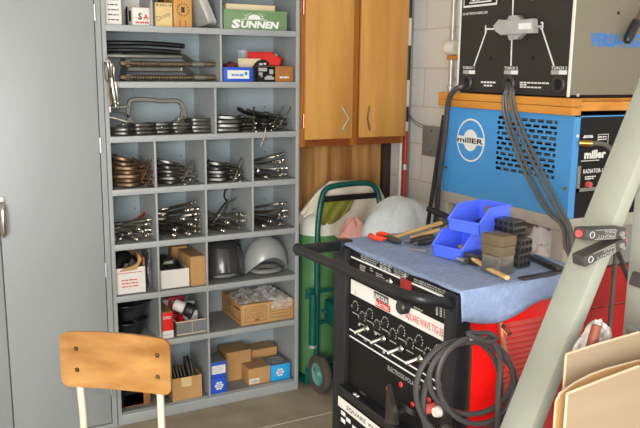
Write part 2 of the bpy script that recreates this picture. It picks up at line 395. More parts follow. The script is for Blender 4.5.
mb.box(cx-.016, cx-.013, 3.3565, 3.357, 1.832, 1.86).box(cx+.01, cx+.013, 3.3565, 3.357, 1.832, 1.86)
mb.build('stamp', 'dark_timber', o)
carton('carton', 'low brown cardboard carton behind the tan packet on top shelf', 'box', 164, 182, -4, Z1, 3.47, .1, 'brown_box', z1=1.975)
t = thing('metal_tray', 'shiny aluminium tray tipped on edge against the divider on top shelf', 'tray', (1.15, 3.45, Z1))
R = Matrix.Rotation(math.radians(-24), 3, 'Y')
def rr(w, h, r, n=4):
    return [(sx*(w-r)+r*math.cos(a), sy*(h-r)+r*math.sin(a)) for sx, sy, q in ((1, 1, 0), (-1, 1, 1), (-1, -1, 2), (1, -1, 3)) for a in [(q+k/n)*PI/2 for k in range(n+1)]]
c = V((1.185, 3.42, Z1+.078)); ux = R @ V((.35, -.94, 0)); uz = R @ FZ
nn = ux.cross(uz)
mb = MB(); P0 = rr(.075, .075, .02); P1 = rr(.06, .06, .018)
vs = [c+ux*a+uz*b for a, b in P0]+[c+ux*a+uz*b+nn*.03 for a, b in P1]; m_ = len(P0)
mb.add(vs, [(i, (i+1) % m_, m_+(i+1) % m_, m_+i) for i in range(m_)]+[tuple(range(m_, 2*m_))]); mb.build('pan', 'galv', t, solid=.002)
MB().tube([c+ux*a+uz*b for a, b in P0], .003, 6, True).build('rim', 'galv', t)
o, x0, x1, z1 = carton('carton', 'green box with white lettering under a sunburst on the top shelf', 'box', 223.5, 287, 10.5, Z1, 3.352, .2, 'box_green')
mb = MB(); w = x1-x0
mb.text('S', .036, (x0+.036, 3.352, Z1+.008), V((1, 0, 0)), V((.22, 0, 1)), .055, w=.042).text('UNNEN', .030, (x0+.082, 3.352, Z1+.010), V((1, 0, 0)), V((.22, 0, 1)), .05, w=.19)
mb.build('lettering', 'white_ink', o)
mb = MB(); cx = x0+.152; cz = Z1+.049
mb.prism([(-.032, 0)]+[(.032*math.cos(a*PI/10), .021*math.sin(a*PI/10)) for a in range(10, -1, -1)], (cx, 3.352, cz), FX, FZ, .0006)
for k in range(11):
    a = math.radians(8+16.4*k); u = V((math.cos(a), 0, math.sin(a)*.75)); s = V((-u.z, 0, u.x))*.0022
    p0 = V((cx, 3.3515, cz))+u*.037; p1 = V((cx, 3.3515, cz))+u*(.064 if k % 2 else .055); mb.add([p0-s, p0+s, p1], [(0, 1, 2)])
lines(mb, x0+.075, x0+.15, 3.352, z1-.013, z1-.007, 1, .6, 8); mb.box(cx-.066, cx+.066, 3.3514, 3.352, cz-.0035, cz-.001)
mb.build('sunburst', 'white_ink', o)
MB().box(x0-.001, x1+.001, 3.351, 3.553, z1-.012, z1+.0006).build('lid', 'box_green', o)
carton('carton', 'cream carton lying on top of the green box on top shelf', 'box', 226, 275, 4.6, z1+.0012, 3.40, .12, 'cream_card', topm='cardboard_top')
# row 2, right bay
o, x0, x1, z1 = carton('carton', 'blue box with a white label on second shelf', 'box', 223.3, 253, 67.2, Z2, 3.352, .2, 'box_blue')
MB().box(x0+.02, x1-.02, 3.3515, 3.352, Z2+.014, z1-.014).build('label', 'white_card', o)
lines(MB(), x0+.04, x1-.048, 3.3515, Z2+.026, Z2+.036, 1, .9, 41).box(x1-.042, x1-.03, 3.351, 3.3515, Z2+.03, Z2+.046).build('lettering', 'blue_ink', o)
mb = MB()
for k in range(5): mb.box(x1-.001, x1+.0145, 3.354, 3.50, Z2+.004+k*.0135, Z2+.0125+k*.0135)
solo(mb.box(x1+.0005, x1+.014, 3.362, 3.5, Z2, z1-.006), 'file_rack', 'plastic_black', 'black slotted plastic rack squeezed between blue box and black box', 'rack')
o2, a0, a1, az = carton('carton', 'black box with white tool pictures on second shelf', 'box', 257, 275, 66.3, Z2, 3.355, .06, 'black_satin', topm='cardboard_top')
mb = MB(); q = lambda u0, u1, v0, v1: mb.box(a0+u0*(a1-a0), a0+u1*(a1-a0), 3.3545, 3.355, Z2+v0*(az-Z2), Z2+v1*(az-Z2))
q(.08, .55, .68, .9); q(.1, .3, .42, .6); q(.2, .3, .3, .45); q(.42, .95, .14, .3); q(.5, .85, .3, .4); q(.68, .9, .5, .8)
mb.build('printing', 'grey_ink', o2)
o, x0, x1, bz = carton('carton', 'small brown box at right end of second shelf', 'box', 275.4, 293.5, 66.2, Z2, 3.357, .15, 'brown_box')
lines(MB(), x0+.022, x0+.07, 3.357, Z2+.016, Z2+.026, 1, .8, 42).build('printing', 'white_ink', o)
def bin_box(name, label, cat, c, rz, L, W, Hh, m, group=None, k=.003, face=.45):
    """hopper-fronted stacking bin; opening towards local -x"""
    t = thing(name, label, cat, (0, 0, 0), group)
    prof = [(L, 0), (L, Hh), (.30*L, Hh), (.0, face*Hh), (0.03*L, 0)]
    mb = MB()
    mb.box(.03*L, L, -W/2, W/2, 0, k)
    for s in (-1, 1): mb.prism([(a, b) for a, b in prof], (0, s*W/2 if s < 0 else W/2-k, 0), (1, 0, 0), (0, 0, 1), -k)
    mb.box(L-k, L, -W/2+k, W/2-k, k, Hh)
    mb.prism([(.03*L, 0), (0, face*Hh), (k, face*Hh), (.03*L+k, 0)], (0, -W/2, 0), (1, 0, 0), (0, 0, 1), -W)
    mb.build('tub', m, t)
    rm = MB(); rim = [(0, face*Hh), (.30*L, Hh), (L, Hh)]
    for s in (-1, 1): rm.tube([(a, s*W/2, b) for a, b in rim], k*1.2, 6)
    rm.tube([(L, -W/2, Hh), (L, W/2, Hh)], k*1.2, 6); rm.tube([(0, -W/2, face*Hh), (0, W/2, face*Hh)], k*1.2, 6)
    for s in (-1, 1):
        for f in (.35, .62): rm.box(.42*L, .97*L, s*W/2-k*.7, s*W/2+k*.7, Hh*f-.0015, Hh*f+.0015)
    rm.build('rim', m, t)
    t.location = c; t.rotation_euler = (0, 0, rz); return t
# red bin on the boxes
bx = X(252, 64, 3.39)
bin_box('parts_bin', 'small red plastic bin of grey parts on top of the shelf boxes', 'bin', (X(282, 62, 3.43), 3.43, az+.003), math.radians(148), .165, .085, .062, 'bin_red', face=.5)
for i, (u, m, lb, nm) in enumerate(((274, 'grey_steel', 'grey lump', 'metal_fitting'), (279, 'white_plastic', 'white round cap', 'round_fitting'))):
    x = X(u, 58, 3.43)
    solo(MB().lathe([(.001, 0), (.018, 0), (.021, .03), (.016, .052), (.001, .056)], (x, 3.475+.012*i, az+.008), n=12), nm, m, lb+' lying in the red bin on second shelf', 'part')
t = thing('grinding_disc', 'black disc with white print standing behind the tool picture box', 'disc', (0, 0, 0))
x = X(262.5, 66, 3.425)
r_ = .052
tilt = V((0, -1, .05)).normalized(); cc = V((x, 3.425, Z2+.0525)); e1 = FX; e2 = V((0, .05, 1)).normalized()
MB().lathe([(.0, -.002), (r_, -.002), (r_, .002), (.0, .002)], cc, tilt, 32).build('abrasive_face', 'plastic_black', t)
mb = MB(); 
for a, b, w_ in ((-.018, .030, .018), (.006, .032, .012), (-.024, .016, .05)): mb.obox(cc+tilt*.0024+e1*(a+w_/2)+e2*b, (w_, .009, .0006), Matrix((e1, e2, tilt)).transposed())
mb.build('printing', 'white_ink', t)
c0 = X(241, 62, 3.41); c1 = X(263, 62, 3.41)
solo(MB().box(c0-.004, c1, 3.436, 3.441, Z2, az+.036), 'display_card', 'cream_card', 'cream folded card standing left of the black disc on second shelf', 'card')
x = X(246, 58, 3.48)
solo(MB().lathe([(.001, 0), (.026, 0), (.03, .074), (.032, .076), (.028, .076), (.024, .003), (.001, .003)], (x, 3.52, Z2+.073+.0005), n=24), 'clear_tub', 'clear_tub', 'clear plastic tub at the back on the blue box', 'tub')
def lump(c, r, seed, amp=.25, nu=26, nv=14, flat=True, freq=2.2):
    def fn(u, v):
        a = 2*PI*u; b = PI*(v*.5 if flat else v)
        d = V((math.sin(b)*math.cos(a), math.sin(b)*math.sin(a), math.cos(b)))
        k = 1+amp*noise.noise(d*freq+V((seed*3.1, seed, 0)))+amp*.4*noise.noise(d*freq*2.5+V((seed, 9, 2)))
        return V(c)+V((d.x*r[0]*k, d.y*r[1]*k, d.z*r[2]*k))
    mb = MB().grid(fn, nu, nv, True)
    if flat: mb.f.append(tuple(i*nv+nv-1 for i in range(nu)))
    return mb
solo(lump((X(231.5, 66, 3.42), 3.43, z1+.001-.0), (.036, .045, .022), 4), 'shop_rag', 'maroon_cloth', 'crumpled maroon rag lying on the blue box', 'rag')

# ------------------------------------------------------------------ clamp prototypes
def proto_c(fm, sm, nm='c_clamp', long=1.0, tilt=4, bar=None):
    t = thing(nm, 'clamp', 'clamp')
    L, D = .08*long, .085
    fr = cr([(-L-.004, .006, 0), (-L, .03, 0), (-L+.006, .07, 0), (-L+.026, .09, 0), (0, .095, 0), (L-.026, .09, 0), (L-.006, .07, 0), (L, .03, 0), (L, .0, 0)], 4)
    MB().sweep(fr, .017, .02).cyl((L-.011, 0, 0), (L+.014, 0, 0), .0125, n=10).cyl((-L-.01, 0, 0), (-L+.012, 0, 0), .010, n=10).build('frame', fm, t)
    MB().cyl((-.02*long, 0, 0), (L+.075, 0, 0), .0062, n=8).cyl((L+.06, 0, 0), (L+.082, 0, 0), .0085, n=8).build('screw', sm, t)
    MB().lathe([(.004, 0), (.012, .002), (.011, .012), (.005, .014)], (-.034*long, 0, 0), (1, 0, 0), 10).build('swivel_pad', sm, t)
    ta = math.radians(tilt); td = V((0, math.cos(ta), math.sin(ta))); tc_ = V((L+.071, 0, 0))+td*.012
    MB().cyl(tc_-td*.075, tc_+td*.075, .004, n=6).lathe([(.001, 0), (.0052, .002), (.0052, .007), (.001, .009)], tc_+td*.073, td, 8).lathe([(.001, 0), (.0052, .002), (.0052, .007), (.001, .009)], tc_-td*.073, -td, 8).build('tommy_bar', bar or sm, t)
    return t
def proto_lock(nm='locking_clamp', m='nickel', grip=None, jaw=1.0):
    """handle end towards local -y, C jaws towards +y; lies flat in the xy plane"""
    t = thing(nm, 'clamp', 'clamp')
    MB().sweep(cr([(-.006, -.13, 0), (-.010, -.08, 0), (-.004, -.02, 0), (.004, .03, 0)], 5), .017, .015).lathe([(.0085, 0), (.0105, .004), (.0105, .02), (.0085, .024)], (-.006, -.134, 0), (0, -1, 0), 10).build('fixed_handle', grip or m, t)
    MB().cyl((-.006, -.157, 0), (-.006, -.172, 0), .006, n=8).lathe([(.004, 0), (.0095, .002), (.0095, .011), (.006, .014)], (-.006, -.168, 0), (0, -1, 0), 12).build('adjusting_screw', 'chrome', t)
    MB().sweep(cr([(.026, -.125, 0), (.02, -.07, 0), (.013, -.02, 0), (.012, .02, 0)], 5), .012, .009).build('release_lever', grip or m, t)
    k = jaw
    MB().sweep(cr([(.0, .02, 0), (-.03*k, .045, 0), (-.045*k, .07+.03*k, 0), (-.035*k, .07+.08*k, 0), (-.008*k, .07+.085*k, 0), (-.003, .07+.06*k, 0)], 5), .012, .008).build('fixed_jaw', m, t)
    MB().sweep(cr([(.012, .018, 0), (.03*k, .05, 0), (.043*k, .07+.03*k, 0), (.034*k, .07+.078*k, 0), (.010*k, .07+.083*k, 0), (.004, .07+.058*k, 0)], 5), .012, .008).build('moving_jaw', m, t)
    return t
c_brown_flat = Proto(proto_c('brown_steel', 'brown_steel', tilt=10)); c_black_flat = Proto(proto_c('black_steel', 'black_steel', tilt=8, bar='nickel')); c_brown = Proto(proto_c('brown_steel', 'brown_steel', tilt=58)); c_black = Proto(proto_c('black_steel', 'black_steel', tilt=50, bar='nickel')); c_dark = Proto(proto_c('black_steel', 'nickel')); c_grey = Proto(proto_c('black_steel', 'nickel', tilt=46))
lock = Proto(proto_lock()); lock_small = Proto(proto_lock('locking_pliers', 'nickel', None, .42)); lock_red = Proto(proto_lock('locking_pliers', 'nickel', 'red_dark', .42))
def rot(a, b=0, c=0): return Euler((math.radians(b), math.radians(c), math.radians(a)))

# row 3 left: big locking C-clamp standing up and stacks of small C-clamps
t = thing('locking_clamp', 'large old locking C-clamp with wide open jaws standing on third shelf', 'clamp', (1.0, 3.46, Z3))
yq = 3.47
pt = lambda l: [at(u, v, y=yq) for u, v in l]
UPY = (0, 1, 0)
MB().sweep(cr(pt([(127, 118), (128, 111), (129.5, 102), (134, 99.5), (148, 99.5), (162, 101), (175, 100.5), (181, 103.5), (183.5, 110), (186, 117), (190, 121.5)]), 5), .020, .018, UPY).build('upper_jaw', 'grey_steel', t)
MB().sweep(cr(pt([(126, 114), (131, 121), (139, 124.5), (152, 124), (166, 124), (176, 121.5), (181, 117), (182.5, 111)]), 5), .018, .018, UPY).build('lower_jaw', 'grey_steel', t)
MB().sweep(cr(pt([(104.5, 106), (112, 107), (120, 107), (128, 106)]), 5), .017, .018, UPY).build('fixed_handle', 'grey_steel', t)
MB().sweep(cr(pt([(104.5, 117), (112, 117.5), (121, 120), (133, 124)]), 5), .012, .013, UPY).build('release_lever', 'nickel', t)
MB().sweep(pt([(108, 110), (126, 114)]), .009, .011, UPY).build('link_bar', 'black_steel', t)
def stack(px, n, y, a, sc, nth, shelf='third'):
    x = X(px, 130, y)
    for k in range(n):
        ps = 'bottom' if k == 0 else ('top' if k == n-1 else ('middle' if n == 3 else ['', 'second from bottom', 'third from bottom'][k]))
        c_dark.put((x+rnd.uniform(-.004, .004), y, Z3+.0085+k*.0175), rot(180+a+rnd.uniform(-7, 7)), f'small dark C-clamp, {ps} of the {nth} stack from left on third shelf', 'stacked C-clamps on the third shelf', sc)
stack(121, 2, 3.45, -24, .68, 'first'); stack(142, 3, 3.455, 6, .68, 'second'); stack(160, 3, 3.46, -8, .6, 'third'); stack(178, 3, 3.46, 5, .66, 'fourth'); stack(199, 4, 3.47, -5, .72, 'fifth')
# generic pile
def pile(pr, spots, what, where, group):
    """spots: (layer, px, y, z, yaw, tilt_x, tilt_y, scale)"""
    lay = sorted({s[0] for s in spots}); nl = len(lay)
    nm = {1: ['only'], 2: ['lower', 'upper'], 3: ['bottom', 'middle', 'top']}.get(nl) or ['bottom']+[ORD[i]+' from bottom' for i in range(1, nl-1)]+['top']
    for li, L in enumerate(lay):
        ss = sorted([s for s in spots if s[0] == L], key=lambda s: s[1]); n = len(ss)
        for i, (_, px, y, z, a, b, c, sc) in enumerate(ss):
            pos = '' if n == 1 else (('left one' if i == 0 else 'right one') if n == 2 else ORD[i]+' from left')
            layer = '' if nl == 1 else (f', {nm[li]} layer' if n > 1 else f', {nm[li]} of the pile')
            lb = f'{what} in {where}{layer}' + (f', {pos}' if pos else '')
            (pr(L) if callable(pr) else pr).put((px if px < 5 else X(px, 150, y), y, z), rot(a, b, c), lb, group, sc)
T = .021
# row 3 right bay
def spots(x0, z0, rows, sc, th=.0205):
    out = []
    for k, r_ in enumerate(rows):
        for dx, y, yaw, flip, b, c in r_: out.append((k, x0+dx, y, z0+.0115*sc/.9+k*th*sc/.95, yaw, b+(180 if flip else 0), c, sc))
    return out
pile(lambda k: c_black if k > 2 else c_black_flat, spots(1.22, Z3, [[(.095, 3.46, -12, 1, 0, 0), (.245, 3.50, -48, 0, 0, 0)], [(.10, 3.46, -20, 1, 0, 0), (.235, 3.49, -40, 0, 0, 0), (.31, 3.50, -62, 0, 0, 0)], [(.095, 3.465, -8, 1, 0, 0), (.25, 3.49, -55, 0, -4, 4)], [(.10, 3.47, -24, 1, 0, 2), (.30, 3.50, -58, 0, -6, 6)], [(.255, 3.50, -44, 0, -16, 8)]], .9), 'dark C-clamp', 'right bay of third shelf', 'dark C-clamps in the third shelf')
# row 4
ROW4 = 'cubby of fourth shelf'
pile(lambda k: c_brown if k > 2 else c_brown_flat, spots(.735, Z4, [[(.096, 3.47, -34, 1, 0, 0)], [(.10, 3.475, -42, 1, 0, 0)], [(.094, 3.47, -26, 1, 0, 0)], [(.10, 3.475, -46, 1, 0, 1)], [(.09, 3.48, -30, 1, 0, 3)], [(.09, 3.48, -50, 1, -4, 6)], [(.075, 3.50, -36, 1, -8, 12)]], .88), 'rusty brown C-clamp', 'leftmost '+ROW4, 'brown C-clamps in the fourth shelf')
pile(lambda k: c_grey if k > 2 else c_dark, spots(.932, Z4, [[(.10, 3.47, -46, 1, 0, 0)], [(.096, 3.475, -30, 1, 0, 0)], [(.10, 3.47, -54, 1, 0, 1)], [(.092, 3.48, -36, 1, 0, 4)], [(.095, 3.485, -48, 1, -5, 8)], [(.085, 3.50, -30, 1, -10, 14)]], .8), 'black C-clamp', 'second '+ROW4, 'black C-clamps in the second cubby')
pile(lambda k: c_black if k > 2 else c_black_flat, spots(1.168, Z4, [[(.095, 3.465, -28, 1, 0, 0)], [(.098, 3.47, -40, 1, 0, 0)], [(.095, 3.465, -30, 1, 0, 2)], [(.098, 3.48, -48, 1, 0, 5)], [(.09, 3.485, -34, 1, -5, 9)]], .84), 'dark C-clamp', 'third '+ROW4, 'dark C-clamps in the third cubby')
def fan(x0, x1, z0, rows, sc, th, y=3.49, jaw=.155, tilt=0):
    out = []
    for k, angs in enumerate(rows):
        n = len(angs)
        for i, a in enumerate(angs):
            sa = abs(math.sin(math.radians(a))); lo_ = x0+.022+jaw*sc*sa; hi_ = x1-.024-.176*sc*sa
            x = (lo_+hi_)/2 if hi_ < lo_ else lo_+(hi_-lo_)*((i+.5)/n)
            out.append((k, x+rnd.uniform(-.008, .008), y+rnd.uniform(-.006, .012), z0+.0135*sc/.9+k*th+rnd.uniform(0, .004), a+rnd.uniform(-9, 9), -tilt*k+rnd.uniform(-3, 3)*min(k, 2), rnd.uniform(-8, 8)*min(k, 2), sc))
    return out
pile(lock_small, fan(1.404, 1.632, Z4, [(14, 34, 56), (-20, 30, 62), (24, 48, 70), (40, 74)], .78, .023, 3.475, .11, 3), 'bright locking pliers', 'right '+ROW4, 'locking pliers in the fourth shelf')
# row 5
ROW5 = 'cubby of fifth shelf'
pile(lock_small, fan(.735, .93, Z5, [(-14, 20, 48, 70), (10, 36, 64), (30, 66), (52,)], .72, .021, 3.465, .11, 3), 'worn locking pliers', 'left '+ROW5, 'locking pliers in the fifth shelf')
lock_red.put((X(136, 218, 3.49), 3.49, Z5+.075), rot(125, -18, 24), 'locking pliers with red handle tips on the leftmost pile of fifth shelf', None, .5)
pile(lock, fan(.932, 1.166, Z5, [(4, 18, 30, 44), (10, 26, 40, 30), (14, 30, 46), (24, 44), (34,)], .92, .026, 3.50, .155, 3), 'bright locking C-clamp', 'second '+ROW5, 'locking C-clamps in the second cubby')
pile(lock, fan(1.168, 1.403, Z5, [(6, 24, 42), (16, 28, 44), (30, 46)], .9, .025, 3.50, .155, 3), 'nickel locking C-clamp', 'third '+ROW5, 'locking C-clamps in the third cubby')
lock.put((X(226, 205, 3.52), 3.52, Z5+.115), Euler((math.radians(34), math.radians(20), math.radians(-35))), 'locking C-clamp with jaws raised above the third cubby pile on fifth shelf', None, .8)
pile(lock, fan(1.404, 1.632, Z5, [(10, 28, 44), (16, 30, 46), (26, 50), (48,)], .86, .024, 3.495, .155, 2), 'shiny locking C-clamp', 'rightmost '+ROW5, 'locking C-clamps in the rightmost cubby')
# hook hanging over the lip of the third shelf
solo(MB().tube(cr([at(263, 126, y=3.36), at(265.5, 128, y=3.322), at(265, 134, y=3.318), at(263, 141, y=3.318), at(260.5, 146.5, y=3.32)], 6), .0035, 7), 'steel_hook', 'nickel', 'thin bent steel rod hanging over the lip of third shelf', 'hook')

# row 2 left: big heavy clamps lying across the bay
def big_clamp(label, fm, px0, px1, yv, thread, y=3.40, group=None, z=None, sp=.03):
    z = z if z is not None else Zz((px0+px1)/2, yv, y); x0, x1 = X(px0, yv, y), X(px1, yv, y)
    t = thing('bar_clamp', label, 'clamp', ((x0+x1)/2, y, z-.012), group)
    yy = y+.13
    MB().sweep(cr([(x0+.035, y, z), (x0+.03, y+.06, z+.012), (x0+.05, yy-.01, z+sp), (x0+.1, yy, z+sp), (x1-.11, yy, z+sp), (x1-.06, yy-.01, z+sp), (x1-.04, y+.06, z+.012), (x1-.03, y, z)], 5),   .024, .024).cyl((x1-.055, y, z), (x1-.0, y, z), .014, n=12).build('frame', fm, t)
    if thread:
        n = 24; a, b = x0+.05, x1-.055
        mb = MB().tube([(a+(b-a)*i/(2*n), y, z) for i in range(2*n+1)], [.0142 if i % 2 else .0098 for i in range(2*n+1)], 10)
        mb.cyl((x0+.0, y, z), (x0+.05, y, z), .007, n=10).build('screw', 'bronze_thread', t)
        MB().cyl((x0, y, z-.0), (x0+.02, y, z), .014, n=6).build('screw_nut', 'bronze_thread', t)
        MB().cyl((x1, y, z), (x1+.05, y, z), .012, n=12).cyl((x1+.05, y, z), (x1+.062, y, z), .009, n=12).build('screw_end', 'bronze_thread', t)
    return t
G = 'large clamps lying across the second shelf'
big_clamp('large grey clamp with threaded brown screw, lower of two on second shelf', 'grey_steel', 120, 205, 78.2, True, 3.40, G, Z2+.017, .036)
big_clamp('large grey clamp with threaded brown screw, upper of two on second shelf', 'grey_steel', 120, 203, 65, True, 3.40, G, Z2+.078, .036)
def black_bar(label, px0, px1, z, y, r):
    x0, x1 = X(px0, 48, y), X(px1, 48, y)
    t = thing('spreader_bar', label, 'bar', ((x0+x1)/2, y, z-r))
    MB().tube(cr([(x0, y, z), (x0+.05, y, z+.002), ((x0+x1)/2, y-.012, z+.003), (x1-.03, y, z-.002), (x1, y+.004, z-.004)], 6), r, 10, flat=.72).build('bar', 'black_iron', t)
    MB().cyl((x1, y+.004, z-.004), (x1+.012, y+.005, z-.0045), r*.7, n=10).build('end_cap', 'black_steel', t)
black_bar('long flat black bar, topmost on the heavy clamps of second shelf', 104.5, 182, Z2+.164, 3.44, .016)
black_bar('shorter black bar under the topmost bar on second shelf', 106, 178, Z2+.134, 3.44, .0155)
solo(MB().box(.75, 1.1, 3.43, 3.50, Z2+.103, Z2+.117, .003), 'steel_bar', 'grey_steel', 'flat grey steel bar between heavy clamps and black bars on second shelf', 'bar')
# chrome pliers hanging in front of the second and third shelves at the left
hp = [(107.5, 62, 3.312, 6, 1.0), (111, 56, 3.300, -3, 1.0), (114.5, 60, 3.308, -10, .92)]
for i, (u, v, y, a, sc) in enumerate(hp):
    p = at(u, v+22, y=y)
    lock.put((p.x+.004, p.y, p.z-.01), Euler((math.radians(84), math.radians(a), math.radians(50+i*16))), f'chrome locking clamp hanging over second shelf lip, {ORD[i]} of three from left', 'clamps hanging from the shelf lip', .62*sc)

# ------------------------------------------------------------------ row 6
o, x0, x1, z1 = carton('open_carton', 'torn open white carton with red print in leftmost cubby of sixth shelf', 'box', 114.3, 145, 268, Z6, 3.352, .20, 'white_card', open_=True, z1=Z6+.125)
MB().box(x0+.008, x1-.012, 3.3515, 3.352, Z6+.1, Z6+.103).build('printing', 'red_ink', o)
lines(MB(), x0+.03, x1-.035, 3.352, Z6+.03, Z6+.075, 3, .35, 11).build('printing', 'red_ink', o)
MB().prism([(0, 0), (.08, .004), (.105, .05), (.09, .075), (.085, .035), (.06, .022), (.02, .014)], (x0+.02, 3.3505, Z6+.11), FX, FZ, .002).build('torn_flap', 'cardboard', o)
MB().box(x1-.003, x1, 3.36, 3.545, Z6+.12, Z6+.165).box(x0, x1, 3.545, 3.548, Z6+.12, Z6+.165).build('flap', 'cardboard', o)
solo(MB().tube(cr([(x0+.012, 3.40, Z6+.105), (x0+.05, 3.43, Z6+.16), (x0+.10, 3.47, Z6+.135), (x1-.02, 3.50, Z6+.12)], 6), [.03]*10+[.024]*9, 10), 'rubber_hose', 'black_satin', 'fat black hose sticking out of the torn carton', 'hose')
solo(lump((x0+.095, 3.40, Z6+.105), (.026, .022, .045), 6, .15), 'welding_glove', 'disc_grey', 'grey crumpled lump in front of hose in the torn carton', 'glove')
solo(MB().box(x0, x0+.1, 3.44, 3.50, Z6+.006, Z6+.09, .004), 'parts_block', 'black_satin', 'black block down inside the torn carton', 'part')
xs = X(152, 270, 3.42)
solo(MB().grid(lambda u, v: (xs-.03+.078*u+.004*math.sin(9*v), 3.37+.16*u+.006*math.sin(7*u+5*v), Z6+.003+.19*v), 10, 10), 'plastic_sleeve', 'clear_film', 'clear plastic sleeve standing against the divider on sixth shelf', 'sleeve', solid=.0015)
o, x0, x1, z1 = carton('open_carton', 'low white carton in second cubby of sixth shelf', 'box', 160.3, 189, 269.5, Z6, 3.354, .17, 'white_card', open_=True)
mb = MB(); n = 20
def hood(u, v):
    a = PI*u; return V((x0+.008+.05*(1-math.cos(a))*1.0, 3.37+.14*v, Z6+.085+.062*math.sin(a)*(1-.25*v)))
mb.grid(hood, 20, 8)
solo(mb, 'rubber_boot', 'plastic_black', 'black curved rubber piece resting in the low white carton', 'part', solid=.004)
solo(MB().box(x0+.006, x1-.006, 3.36, 3.52, Z6+.004, Z6+.078), 'foam_pad', 'disc_grey', 'grey pad filling the low white carton', 'pad')
o, x0, x1, z1 = carton('carton', 'upright brown carton beside helmets on sixth shelf', 'box', 190.4, 206.4, 256.5, Z6, 3.352, .22, 'cardboard', topm='cardboard_top')
MB().box(x0-.0006, x0, 3.45, 3.53, Z6+.075, Z6+.13).build('label', 'tan_card', o)
carton('carton', 'brown carton at the back of second cubby on sixth shelf', 'box', 172, 187, 246.5, Z6, 3.545, .07, 'cardboard')
# welding helmets
def helmet(label, m, cx, y0, w, d, hh, arch, name='welding_helmet', roll=0, kind=0):
    t = thing(name, label, 'helmet', (cx, y0+d, Z6))
    def fn(u, v):
        a = math.radians(-98+196*u); s = math.sin(a); c = math.cos(a)
        bot = arch*max(0, c)**1.5 if kind else arch*(max(0, math.sin(PI*min(1, max(0, (u-.12)/.7)))))**1.2
        z = bot+(hh-bot)*min(1, v/.72)
        if kind: k = math.cos(max(0, (z/hh))**1.6*PI/2*.93)*.75+.3 if z < hh else .3; k = min(1, max(.02, (1-(z/hh)**2.6))**.5+.02)
        else: k = 1-.10*(z/hh)**2 if z < hh*.8 else .936*max(.02, 1-((z/hh-.8)/.2)**2.2*.6)
        if v > .72:
            q = (v-.72)/.28
            k = k*(1-q) + .01*q; z = hh+(.012 if not kind else .002)*math.sin(q*PI/2)
        yo = 0 if kind else .055*(z/hh)**2
        return V((cx+w/2*s*k, y0+d-d*c*k+yo if c > 0 else y0+d-d*c*k*.6, Z6+.001+z))
    MB().grid(fn, 36, 26).build('shell', m, t, solid=.004, smooth=70)
    hb = []
    for i in range(24):
        a = 2*PI*i/24; hb.append((cx+w*.33*math.cos(a), y0+d+.01+d*.5*math.sin(a)-.02, Z6+.018))
    MB().tube(hb, .012, 6, True, flat=1.0).build('headband', 'abs_grey', t)
    return t
hx = 1.287
t = helmet('black glossy welding helmet at left of the two on sixth shelf', 'helmet_black', hx+.002, 3.345, .224, .13, .2, .04)
MB().tube([V((hx+.002+.109*math.sin(math.radians(a)), 3.345+.13-.124*math.cos(math.radians(a))+.055*.6, Z6+.155)) for a in range(-64, 65, 8)], .0035, 6).build('brow_ridge', 'helmet_black', t)
hx2 = (X(247, 258, 3.43)+X(294, 258, 3.43))/2
helmet('grey domed welding helmet at right of the two on sixth shelf', 'helmet_grey', 1.512, 3.338, .226, .10, .19, .095, kind=1)

# ------------------------------------------------------------------ row 7
def pan(label, cx, cy, z, r, h):
    t = thing('plastic_pan', label, 'pan', (cx, cy, z))
    def fn(u, v):
        a = 2*PI*u; k = 1+.12*math.sin(3*a+1)+.12*max(0, math.cos(a-.3))**6
        rr_ = [.02, .62, .72, .8, 1.0, 1.04][min(5, int(v*5+.001))]; zz = [0, 0, .35, .8, .9, 1.0][min(5, int(v*5+.001))]
        return V((cx+r*rr_*k*math.cos(a), cy+r*rr_*k*math.sin(a)*.8, z+.003+h*zz))
    MB().grid(fn, 36, 6, True).build('shell', 'plastic_black', t, solid=.004, smooth=60)
    MB().lathe([(.001, 0), (r*.5, 0), (r*.46, .02), (r*.2, .03), (.001, .03)], (cx, cy, z+h*.55), n=20).build('dome', 'plastic_black', t)
px7 = X(131, 320, 3.45)
pan('black plastic pan, lower of two stacked in leftmost cubby of seventh shelf', px7-.012, 3.46, Z7, .078, .08)
pan('black plastic pan, upper of two stacked in leftmost cubby of seventh shelf', px7-.004, 3.46, Z7+.093, .088, .075)
o, x0, x1, z1 = carton('carton', 'upright red box with white base on seventh shelf', 'box', 161.8, 173, 312.5, Z7, 3.352, .16, 'box_red', topm='cardboard_top')
MB().box(x0, x1, 3.3514, 3.352, Z7, Z7+.036).build('base_band', 'white_card', o)
MB().text('ENERGIZER', .007, (x0+.006, 3.352, z1-.028), FX, FZ, .02, w=.042) if 0 else lines(MB(), x0+.006, x1-.012, 3.352, z1-.034, z1-.018, 2, .5, 3).build('printing', 'white_ink', o)
lines(MB(), x0+.006, x1-.006, 3.3514, Z7+.012, Z7+.02, 1, .4, 4).build('printing', 'grey_ink', o)
o, x0, x1, z1 = carton('carton', 'crimson and white box at the back of seventh shelf', 'box', 168, 184, 297, Z7, 3.53, .08, 'box_maroon')
MB().box(x0-.026, x0-.0005, 3.53, 3.6, Z7, z1-.01).build('white_end', 'white_card', o)
lines(MB(), x0+.02, x1-.02, 3.53, z1-.05, z1-.012, 2, .4, 5).build('printing', 'white_ink', o)
o, x0, x1, z1 = carton('open_carton', 'grey tray box with cream edges on seventh shelf', 'tray', 176.5, 207.5, 322.5, Z7, 3.36, .13, 'tray_grey', open_=True, z1=Z7+.066)
MB().tube([(x0, 3.36, z1), (x1, 3.36, z1)], .0028, 6).tube([(x0, 3.36, z1), (x0, 3.49, z1)], .0028, 6).tube([(x0, 3.36, Z7+.003), (x1, 3.36, Z7+.003)], .0028, 6).box((x0+x1)/2-.001, (x0+x1)/2+.001, 3.3594, 3.36, Z7, z1).build('edge_trim', 'cream_card', o)
